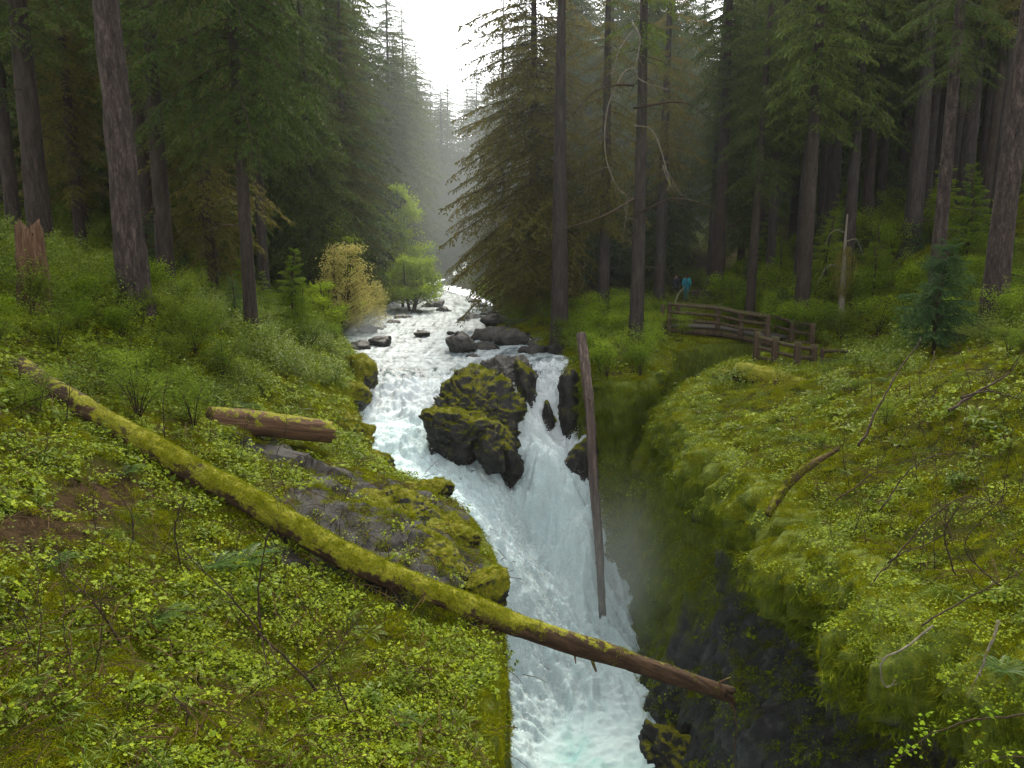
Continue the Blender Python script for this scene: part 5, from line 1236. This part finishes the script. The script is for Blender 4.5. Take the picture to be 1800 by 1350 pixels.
stick('dead_branch', 'bare branch below the forked one on the mossy slope', 'branch', A((1690, 700, 13.3), (1740, 690, 13.5), (1790, 700, 13.6)), .022, 703, 4, .3)
stick('hanging_branch', 'bleached crooked branch hanging from the mossy rim over the dark gorge', 'branch', A((1640, 1100, 8.6), (1590, 1138, 8.5), (1555, 1155, 8.5), (1548, 1190, 8.5), (1560, 1205, 8.5), (1572, 1193, 8.5)), .014, 704, 2, .15, 'dead')
stick('hanging_branch', 'mossy hanging branch with a pale tip near the edge of the gorge rim', 'branch', A((1755, 1090, 8.0), (1735, 1160, 7.9), (1705, 1225, 7.9)), .018, 705, 2, .15, 'dead')
stick('leafy_branch', 'slender branch with bright maple leaves reaching over the dark gorge bottom', 'branch', A((1800, 1255, 7.2), (1720, 1265, 7.2), (1640, 1300, 7.2), (1580, 1345, 7.2)), .010, 706, 7, .22, 'twig', 4)
stick('leafy_branch', 'lower leafy maple sprig beneath the slender branch over the gorge', 'branch', A((1800, 1330, 6.9), (1760, 1330, 6.9), (1700, 1350, 6.9)), .008, 707, 4, .25, 'twig', 4)
stick('hanging_root', 'thin pale root hanging down from the tip of the long mossy log', 'root', A((1272, 1222, 11.05), (1292, 1250, 11.0), (1293, 1300, 11.0), (1290, 1360, 11.0)), .018, 708, 1, .1, 'log_brown')
big = [(560, 1180, 330, 980, 8.6, 8.2, 'long arching bare stem leaning over the open ground cover'), (232, 1200, 100, 1000, 8.0, 7.8, 'dark bare sapling leaning outward above the bright ground cover'), (455, 1130, 470, 935, 9.4, 9.4, 'upright bare sapling in front of the long log by the big fern'), (322, 1040, 318, 890, 10, 10, 'straight bare stem standing against the middle of the long log'), (530, 1190, 640, 1080, 9, 9.2, 'tangled bare branch by the rim below the log'), (235, 1000, 205, 870, 10, 10.2, 'thin bare sapling by the muddy patch'), (300, 860, 290, 670, 12.8, 12.8, 'tall thin bare stem crossing the long log'), (120, 800, 130, 660, 12.2, 12.0, 'crooked bare branch over the far end of the long log'), (15, 780, 115, 690, 11.8, 11.8, 'pale bare branch reaching across the end of the long log'), (720, 1090, 690, 1010, 11.0, 11.0, 'short bare twig sprouting under the bend of the log'), (330, 1310, 300, 1220, 7.0, 7.0, 'small forked bare twig on the moss hummock'), (90, 1290, 95, 1180, 7, 7, 'small dark bare twig in the bright ground cover'), (620, 1260, 560, 1160, 8.2, 8.3, 'thin bare twig lying over the moss near the rim')]
for i, (x0, y0, x1, y1, Ya, Yb, lab) in enumerate(big):
    p0 = gp(x0, y0, Ya, 'L', -.05); p1 = at(x1, y1, Yb); m = (p0+p1)/2+np.array([rp.uniform(-.12, .12), 0, .05])
    stick('bare_sapling', lab, 'sapling', [p0, m, p1], .013 if i > 2 else .018, 720+i, 8, .38)
for k in range(70):
    sd = 'L' if k < 34 else 'R'
    for _ in range(60):
        if sd == 'L': px, py, Y = rp.uniform(20, 620), rp.uniform(560, 1250), 0
        else: px, py, Y = rp.uniform(1430, 1790), rp.uniform(680, 1080), 0
        # march the ray to the ground
        hit = None
        for Y in np.arange(6, 24, .25):
            p = at(px, py, Y)
            if inside(p[None, :2], POLY_L if sd == 'L' else POLY_R)[0] and gz(p[0], Y, sd) > p[2]: hit = p; break
        if hit is not None: break
    h = rp.uniform(.5, 1.4); lean = np.array([rp.uniform(-.5, .5), rp.uniform(-.3, .3), 1])*h
    stick('bare_twig', 'thin bare twig standing in the mossy ground cover ' + ('below and behind the long log' if sd == 'L' else 'on the cliff top below the fence'), 'twig', [hit-[0, 0, .05], hit+lean*.5+[rp.uniform(-.1, .1), 0, 0], hit+lean], .0075, 800+k, 6, .5, 'twig', 0, 'bare twigs by the long log' if sd == 'L' else 'bare twigs on the cliff top below the fence')
arch = [((1560, 990), (1680, 880), (1800, 905), 9.6), ((1500, 1060), (1600, 960), (1740, 900), 10.6), ((1680, 1010), (1665, 930), (1720, 860), 9.4), ((1760, 1030), (1700, 960), (1760, 880), 8.8), ((1545, 900), (1640, 800), (1760, 790), 12.0), ((1470, 880), (1540, 840), (1640, 800), 13.0), ((1620, 1100), (1720, 1040), (1800, 1000), 8.6)]
adesc = ['long arching bare vine stem over the mossy cliff top', 'bare stem bowing along the rim of the mossy cliff', 'thin upright looping stem near the rim', 'dark curved stem close to the cliff top edge', 'bare arching stem under the forked dead branch', 'low bare stem sprawling behind the crooked root log', 'lowest bare stem trailing toward the hanging branches']
for i, (a, b_, c, Y) in enumerate(arch):
    stick('vine_maple_stem', adesc[i], 'stem', A((*a, Y), (*b_, Y+.1), (*c, Y)), .012, 860+i, 8, .35)
# ------------------------------------------------------------------ footbridge, fences, walkers
M['rail'] = mat_bark('weathered_rail_wood', [(.018, .012, .008), (.060, .040, .025), (.12, .085, .055)], .35, .22, [(.02, .025, .006), (.05, .055, .012), (.09, .09, .02)], topmoss=True)
M['deck'] = mat_bark('wet_plank_wood', [(.025, .022, .018), (.06, .054, .046), (.11, .10, .09)], .4, rough=.4)
def pole(name, P0, P1, r, parent, seed, mat='rail', cap=True):
    P0, P1 = np.array(P0, float), np.array(P1, float); n = 9
    S = P0+(P1-P0)*np.linspace(0, 1, n)[:, None]; R = np.full(n, r)*np.r_[.86, np.ones(n-2), .86]
    S[0] += (S[1]-S[0])*.0; 
    V, F, F3 = tube(S-P0, R, 12); k = n*12; C = np.repeat(S-P0, 12, 0); N_ = unit(V[:k]-C)
    V[:k] += N_*(r*.16*fbm(V[:k]+seed, 2.2, 3, seed)+r*.06*fbm(V[:k]*8, 1, 2, seed))[:, None]
    o = mk(name, V, [F, F3], [M[mat]], True, None, parent); o.location = P0-np.array(parent.location) if parent else P0; return o
def fence(name, label, posts, rails, pr=.115, rr=.06, depth=.4):
    """posts: (px, top py, foot py, Y); rails at fractions of the post height"""
    T = [at(px, a, Y) for px, a, b, Y in posts]; B_ = [np.array([t[0], t[1], at(px, b, Y)[2]]) for t, (px, a, b, Y) in zip(T, posts)]
    root = empty(name, tuple(B_[0])); root['label'] = label; root['category'] = 'fence'
    for i, (t, b) in enumerate(zip(T, B_)): pole('post', b-[0, 0, depth], t, pr, root, i)
    for i in range(len(T)-1):
        for j, f in enumerate(rails):
            p = B_[i]+(T[i]-B_[i])*f; q = B_[i+1]+(T[i+1]-B_[i+1])*f; d = unit(q-p)
            pole('rail', p-d*.02+np.array([0, -.02, 0]), q+d*.02+np.array([0, -.02, 0]), rr, root, 10*i+j)
    return root
fence('rail_fence', 'short log fence with four thick posts at the near end of the footbridge', [(1332, 583, 634, 30.6), (1364, 592, 642, 29.8), (1403, 601, 653, 29.2), (1431, 606, 650, 29.5)], (.14, .48, .82), .15, .08)
fence('rail_fence', 'low log fence running into the leaves below the young fir', [(1446, 612, 655, 29.3), (1490, 613, 656, 29.0), (1532, 615, 657, 28.6)], (.12, .5, .9), .09, .08)
fence('rail_fence', 'long far railing of the footbridge with six posts', [(1192, 531, 576, 39.6), (1263, 536, 578, 38.6), (1302, 545, 588, 37.4), (1350, 549, 596, 36.2), (1395, 563, 606, 34.6), (1429, 568, 612, 33.6)], (.18, .55, .92), (.13), .075)
br = empty('wooden_footbridge', tuple(at(1170, 575, 37.8)), 0, 'dark log footbridge crossing the gorge below the two walkers', 'footbridge')
a0, a1, a2 = at(1168, 572, 37.8), at(1265, 577, 36.4), at(1352, 594, 34.0)
loc = np.array(br.location)
def deck_pts(t):
    return spline([a0, a1, a2], 60)[int(t*59)]
k = 0
S = spline([a0, a1, a2], 36); Tn = unit(np.gradient(S, axis=0)*[1, 1, 0]); W_ = np.c_[-Tn[:, 1], Tn[:, 0], 0*Tn[:, 0]]
W_ = np.where((W_[:, 1:2] < 0), -W_, W_)
for i in range(35):
    c0, c1 = S[i], S[i]+(S[i+1]-S[i])*.93; w = W_[i]*1.45; h = np.array([0, 0, .06])
    V = np.array([c0, c1, c1+w, c0+w, c0-h, c1-h, c1+w-h, c0+w-h])-loc
    mk('plank', V, np.array([(0, 1, 2, 3), (4, 7, 6, 5), (0, 4, 5, 1), (1, 5, 6, 2), (2, 6, 7, 3), (3, 7, 4, 0)]), [M['deck']], False, None, br)
for off in (.12, 1.3):
    Pp = S+W_*off-[0, 0, .26]; V, F, F3 = tube(Pp-loc, .17, 12); mk('beam', V, [F, F3], [M['rail']], True, None, br)
for j, (px, pt, pb, Y) in enumerate([(1165, 535, 597, 37.9), (1177, 531, 596, 37.7), (1263, 540, 579, 36.4), (1304, 547, 590, 35.4), (1350, 553, 600, 34.2)]):
    t = at(px, pt, Y); pole('post', (t[0], t[1], at(px, pb, Y)[2]), t, .12, br, 40+j)
pp = [(1177, 531, 37.7), (1263, 538, 36.4), (1304, 547, 35.4), (1350, 553, 34.2)]
for j, dy in enumerate((4, 17, 30)):
    for (x0, y0, Y0), (x1, y1, Y1) in zip(pp[:-1], pp[1:]):
        pole('rail', at(x0, y0+dy, Y0-.1), at(x1, y1+dy, Y1-.1), .075, br, 50+j)
o = log_mesh('handrail_log', A((1186, 536, 44), (1192, 518, 45), (1203, 506, 46)), [.06, .06, .05], 10, .1, [M['dead']], 900, .06)
tag(o, 'pale crooked handrail log at the steps beyond the footbridge', 'handrail')
o = log_mesh('fallen_log', A((1212, 519, 47.5), (1232, 517, 47.5), (1246, 514, 47.8)), [.26, .28, .25], 18, .1, [M['bark']], 901, .1)
tag(o, 'dark stubby log lying beside the trail next to the walkers', 'log')
# walkers
def skin_mat(name, c, rough=.7): m = NT(name); return m.out(m.bsdf(m.mix(m.noise(9, 4, .6, m.pos((1, 1, 1), True)), tuple(x*.7 for x in c), tuple(min(1, x*1.25) for x in c)), rough))
M['skin'] = skin_mat('skin', (.42, .26, .18), .5); M['teal'] = skin_mat('teal_jacket', (.02, .36, .42)); M['teal2'] = skin_mat('teal_pack', (.02, .20, .27)); M['navy'] = skin_mat('dark_clothes', (.018, .022, .03)); M['hairb'] = skin_mat('brown_hair', (.05, .028, .015)); M['boot'] = skin_mat('boots', (.03, .022, .016))
def skinned(name, verts, edges, radii, mat, parent, sub=2, root=0):
    me = bpy.data.meshes.new(name); me.from_pydata([tuple(v) for v in verts], edges, []); o = bpy.data.objects.new(name, me); COL.objects.link(o)
    o.parent = parent
    md = o.modifiers.new('skin', 'SKIN'); md.use_smooth_shade = True
    for i, r in enumerate(radii):
        sv = me.skin_vertices[0].data[i]; sv.radius = (r, r) if not hasattr(r, '__len__') else r; sv.use_root = i == root
    md2 = o.modifiers.new('smooth', 'SUBSURF'); md2.levels = sub; md2.render_levels = sub
    dg = bpy.context.evaluated_depsgraph_get(); ev = o.evaluated_get(dg); nm = bpy.data.meshes.new_from_object(ev)
    o.modifiers.clear(); o.data = nm; nm.materials.clear(); nm.materials.append(mat)
    nm.polygons.foreach_set('use_smooth', np.ones(len(nm.polygons), bool))
    return o
def walker(label, px, py_foot, Y, H, top, legs, turn, stride, pack=None, hairlong=False):
    p = at(px, py_foot, Y); s = H/1.72
    root = empty('person', tuple(p), turn, label, 'person')
    st = stride
    J = {'pel': (0, 0, .95), 'wai': (0, .0, 1.10), 'che': (0, .0, 1.32), 'nec': (0, .01, 1.47), 'hb': (0, -.01, 1.53), 'hm': (0, -.015, 1.62), 'ht': (0, 0, 1.70),
         'lh': (.10, 0, .90), 'lk': (.11, -st*.5, .50), 'la': (.11, -st*.55, .09), 'lt': (.12, -st*.55-.17, .035),
         'rh': (-.10, 0, .90), 'rk': (-.11, st*.25, .50), 'ra': (-.11, st*.85, .13), 'rt': (-.12, st*.85-.16, .035),
         'ls': (.18, .01, 1.41), 'le': (.24, .06, 1.14), 'lw': (.22, -.06, .92), 'lp': (.215, -.10, .86),
         'rs': (-.18, .01, 1.41), 're': (-.24, -.02, 1.14), 'rw': (-.21, -.16, .95), 'rp': (-.205, -.20, .89)}
    R = {'pel': .145, 'wai': .13, 'che': .15, 'nec': .058, 'hb': .075, 'hm': .098, 'ht': .07, 'lh': .095, 'lk': .062, 'la': .042, 'lt': .035, 'rh': .095, 'rk': .062, 'ra': .042, 'rt': .035,
         'ls': .065, 'le': .045, 'lw': .03, 'lp': .035, 'rs': .065, 're': .045, 'rw': .03, 'rp': .035}
    E = [('pel', 'wai'), ('wai', 'che'), ('che', 'nec'), ('nec', 'hb'), ('hb', 'hm'), ('hm', 'ht'), ('pel', 'lh'), ('lh', 'lk'), ('lk', 'la'), ('la', 'lt'), ('pel', 'rh'), ('rh', 'rk'), ('rk', 'ra'), ('ra', 'rt'), ('che', 'ls'), ('ls', 'le'), ('le', 'lw'), ('lw', 'lp'), ('che', 'rs'), ('rs', 're'), ('re', 'rw'), ('rw', 'rp')]
    # five fingers on each hand
    for h, sg in (('l', 1), ('r', -1)):
        b = np.array(J[h+'p'])
        for f, (dx, dy, ln) in enumerate([(-.028*sg, -.02, .055), (.022, -.018, .08), (.008, -.006, .088), (-.006, .006, .082), (-.018, .018, .066)]):
            m = b+np.array([dx, dy, -ln*.55]); t = b+np.array([dx*1.1, dy-.02, -ln])
            J[h+'f%da' % f] = tuple(m); J[h+'f%db' % f] = tuple(t); R[h+'f%da' % f] = .010; R[h+'f%db' % f] = .008; E += [(h+'p', h+'f%da' % f), (h+'f%da' % f, h+'f%db' % f)]
    K = list(J); ix = {k: i for i, k in enumerate(K)}
    skinned('body', [np.array(J[k])*s for k in K], [(ix[a], ix[b]) for a, b in E], [R[k]*s for k in K], M['skin'], root)
    def sub(name, keys, edges, mat, grow, extra=()):
        kk = list(keys); i2 = {k: i for i, k in enumerate(kk)}
        return skinned(name, [np.array(J[k])*s for k in kk], [(i2[a], i2[b]) for a, b in edges], [(R[k]+grow)*s for k in kk], mat, root)
    J['hem'] = (0, 0, .86); R['hem'] = .165
    sub('jacket', ['wai', 'hem', 'che', 'nec', 'ls', 'le', 'lw', 'rs', 're', 'rw'], [('wai', 'hem'), ('wai', 'che'), ('che', 'nec'), ('che', 'ls'), ('ls', 'le'), ('le', 'lw'), ('che', 'rs'), ('rs', 're'), ('re', 'rw')], M[top], .024)
    sub('trousers', ['pel', 'lh', 'lk', 'la', 'rh', 'rk', 'ra'], [('pel', 'lh'), ('lh', 'lk'), ('lk', 'la'), ('pel', 'rh'), ('rh', 'rk'), ('rk', 'ra')], M[legs], .02)
    for a, t in (('la', 'lt'), ('ra', 'rt')): sub('boot', [a, t], [(a, t)], M['boot'], .018)
    D, F = ico(3); V = D*np.array([.098, .105, .10])+[0, .02, 1.645]; V[:, 1] = np.where((D[:, 1] < -.2) & (D[:, 2] < .35), V[:, 1]+.06, V[:, 1])
    if hairlong: V[:, 2] -= np.where((D[:, 1] > .1) & (D[:, 2] < 0), .13, 0)
    mk('hair', V*s, F, [M['hairb']], True, None, root)
    nose = np.array([(0, -.125, 1.60), (.014, -.10, 1.59), (-.014, -.10, 1.59), (0, -.10, 1.635)])*s
    mk('nose', nose, np.array([(0, 1, 3), (0, 3, 2), (0, 2, 1)]), [M['skin']], True, None, root)
    for sg in (-1, 1):
        V = D*.011+np.array([sg*.034, -.098, 1.625]); mk('eye', V*s, F, [M['navy']], True, None, root)
        V = D*np.array([.014, .022, .034])+np.array([sg*.098, .0, 1.61]); mk('ear', V*s, F, [M['skin']], True, None, root)
    V = D*np.array([.026, .008, .007])+np.array([0, -.094, 1.565]); mk('mouth', V*s, F, [M['teal2'] if False else M['boot']], True, None, root)
    if pack:
        V = D*np.array([.15, .10, .22])/np.maximum(np.abs(D).max(1), .72)[:, None]*.86+[0, .22, 1.24]
        mk('backpack', V*s, F, [M[pack]], True, None, root)
    return root
walker('walker in a teal jacket and pack on the trail beyond the footbridge', 1206, 529, 50, 1.72, 'teal', 'teal2', 2.7, .22, 'teal2', True)
walker('walker in dark clothes just ahead of the teal clad one on the trail', 1188, 528, 51.5, 1.76, 'navy', 'navy', 2.9, .2, None)
# ------------------------------------------------------------------ spray and mist of the falls
def build_spray():
    r = np.random.RandomState(7)
    V, T = mesh_arrays(water); me = water.data
    st = np.empty(len(V), np.float32); me.attributes['steep'].data.foreach_get('value', st)
    A_, B_, C_ = V[T[:, 0]], V[T[:, 1]], V[T[:, 2]]; G = (A_+B_+C_)/3; ar = np.linalg.norm(np.cross(B_-A_, C_-A_), axis=1)*.5
    lam = ar*(st[T].mean(1)*260+40*(G[:, 1] < 32)*(G[:, 1] > 20))*(G[:, 1] < 36)
    k = r.poisson(lam); i = np.repeat(np.arange(len(T)), k); u, v = r.rand(len(i)), r.rand(len(i)); s = u+v > 1; u[s], v[s] = 1-u[s], 1-v[s]
    P = A_[i]+(B_-A_)[i]*u[:, None]+(C_-A_)[i]*v[:, None]
    N_ = np.cross(B_-A_, C_-A_)[i]; N_ = unit(N_); N_ = np.where(N_[:, 2:3] < 0, -N_, N_)
    P = P+N_*(r.exponential(.07, len(P))[:, None])+r.normal(size=P.shape)*.03
    n = len(P); print('spray', n); sz = r.uniform(.008, .022, n)[:, None]
    d = unit(r.normal(size=(n, 3))+np.array([0, 0, -.8])); e = unit(np.cross(d, r.normal(size=(n, 3))))
    V = np.stack([P-d*sz*1.6, P+e*sz*.6, P+d*sz*1.6, P-e*sz*.6], 1).reshape(-1, 3)
    m = NT('spray_drops'); mt = m.out(m.bsdf((.86, .89, .90), .4))
    o = mk('spray', V, np.arange(n*4).reshape(-1, 4), [mt], False); o['kind'] = 'stuff'; o['label'] = 'fine white drops thrown up by the waterfall'
build_spray()
def mist(loc, rad, dens, seed):
    D, F = ico(3); V = D*np.array(rad)
    m = NT('waterfall_mist'); v = m.n('ShaderNodeVolumePrincipled'); v.inputs['Color'].default_value = (.9, .97, 1, 1); v.inputs['Anisotropy'].default_value = 0.45
    c = m.n('ShaderNodeMapping', None, Vector=m.n('ShaderNodeTexCoord').outputs['Object'], Scale=(1/rad[0], 1/rad[1], 1/rad[2])).outputs[0]
    ln = m.n('ShaderNodeVectorMath', {'operation': 'LENGTH'}, i0=c).outputs['Value']
    f = m.mapr(ln, 1.0, .15); nz = m.mapr(m.noise(2.2, 3, .5, c), .25, .75, .25, 1.2)
    m.set(v, 'Density', m.math('MULTIPLY', m.math('MULTIPLY', m.math('MULTIPLY', f, f), nz), dens))
    o = m.n('ShaderNodeOutputMaterial'); m.t.links.new(v.outputs[0], o.inputs['Volume'])
    q = mk('mist', V, F, [m.m], True); q.location = loc; q['kind'] = 'stuff'; return q
mist(at(1085, 1020, 23.5), (2.8, 3.4, 4.6), .18, 1)['label'] = 'cool drifting mist rising out of the gorge beside the falls'
mist(at(640, 575, 42), (2.6, 5, 1.6), .10, 2)['label'] = 'pale mist drifting over the river edge by the straw shrub'
mist((2.0, 56, 4), (16, 26, 16), .012, 3)['label'] = 'thin pale mist drifting through the trees over the upper river'
mist((0, 75, 4), (60, 50, 26), .0065, 4)['label'] = 'faint grey mist filling the forest farther up the valley'
EXPOSURE = 0.72
# ------------------------------------------------------------------ air, light, camera
def build_haze():
    x0, x1, y0, y1, z0, z1 = -100, 100, -10, 172, -32, 85
    V = [(x, y, z) for x in (x0, x1) for y in (y0, y1) for z in (z0, z1)]
    F = np.array([(0, 1, 3, 2), (4, 6, 7, 5), (0, 4, 5, 1), (2, 3, 7, 6), (0, 2, 6, 4), (1, 5, 7, 3)])
    m = NT('damp_forest_air'); v = m.n('ShaderNodeVolumePrincipled')
    v.inputs['Color'].default_value = (.93, .97, 1, 1); v.inputs['Density'].default_value = HAZE; v.inputs['Anisotropy'].default_value = 0.45
    o = m.n('ShaderNodeOutputMaterial'); m.t.links.new(v.outputs[0], o.inputs['Volume'])
    h = mk('haze', V, F, [m.m], False); h['kind'] = 'stuff'; h['label'] = 'damp pale mist hanging in the forest air over the river'
    return h
HAZE = .0002
build_haze()
W = bpy.data.worlds.new('World'); SC.world = W; W.use_nodes = True
nt = W.node_tree; nt.nodes.clear()
sky = nt.nodes.new('ShaderNodeTexSky'); sky.sky_type = 'NISHITA'; sky.sun_disc = False
SUN_EL, SUN_AZ = math.radians(52), math.radians(5)     # azimuth from +Y towards +X
sky.sun_elevation = SUN_EL; sky.sun_rotation = SUN_AZ
hs = nt.nodes.new('ShaderNodeHueSaturation'); hs.inputs['Saturation'].default_value = .05; hs.inputs['Value'].default_value = 1.9
bg = nt.nodes.new('ShaderNodeBackground'); bg.inputs['Strength'].default_value = .15
wo = nt.nodes.new('ShaderNodeOutputWorld')
nt.links.new(sky.outputs[0], hs.inputs['Color']); nt.links.new(hs.outputs[0], bg.inputs[0]); nt.links.new(bg.outputs[0], wo.inputs[0])
sd = bpy.data.lights.new('sun', 'SUN'); sd.energy = 3.4; sd.angle = math.radians(14); sd.color = (1, .93, .78)
so = bpy.data.objects.new('sun', sd); COL.objects.link(so)
dirv = Vector((math.sin(SUN_AZ)*math.cos(SUN_EL), math.cos(SUN_AZ)*math.cos(SUN_EL), math.sin(SUN_EL)))
so.rotation_euler = dirv.to_track_quat('Z', 'Y').to_euler(); so.location = dirv*60
cam = bpy.data.cameras.new('camera'); co = bpy.data.objects.new('camera', cam); COL.objects.link(co)
cam.sensor_width = 36; cam.lens = 36*FPX/1800; cam.clip_start = .05; cam.clip_end = 1000
co.location = (0, 0, 0); co.rotation_euler = (math.radians(90)-PITCH, 0, 0)
SC.camera = co
SC.view_settings.view_transform = 'Standard'; SC.view_settings.look = 'None'; SC.view_settings.gamma = 1; SC.view_settings.exposure = EXPOSURE
c = SC.cycles
c.use_denoising = True
c.max_bounces = 5; c.diffuse_bounces = 1; c.glossy_bounces = 2; c.transmission_bounces = 4; c.transparent_max_bounces = 8; c.volume_bounces = 1
c.sample_clamp_indirect = 6
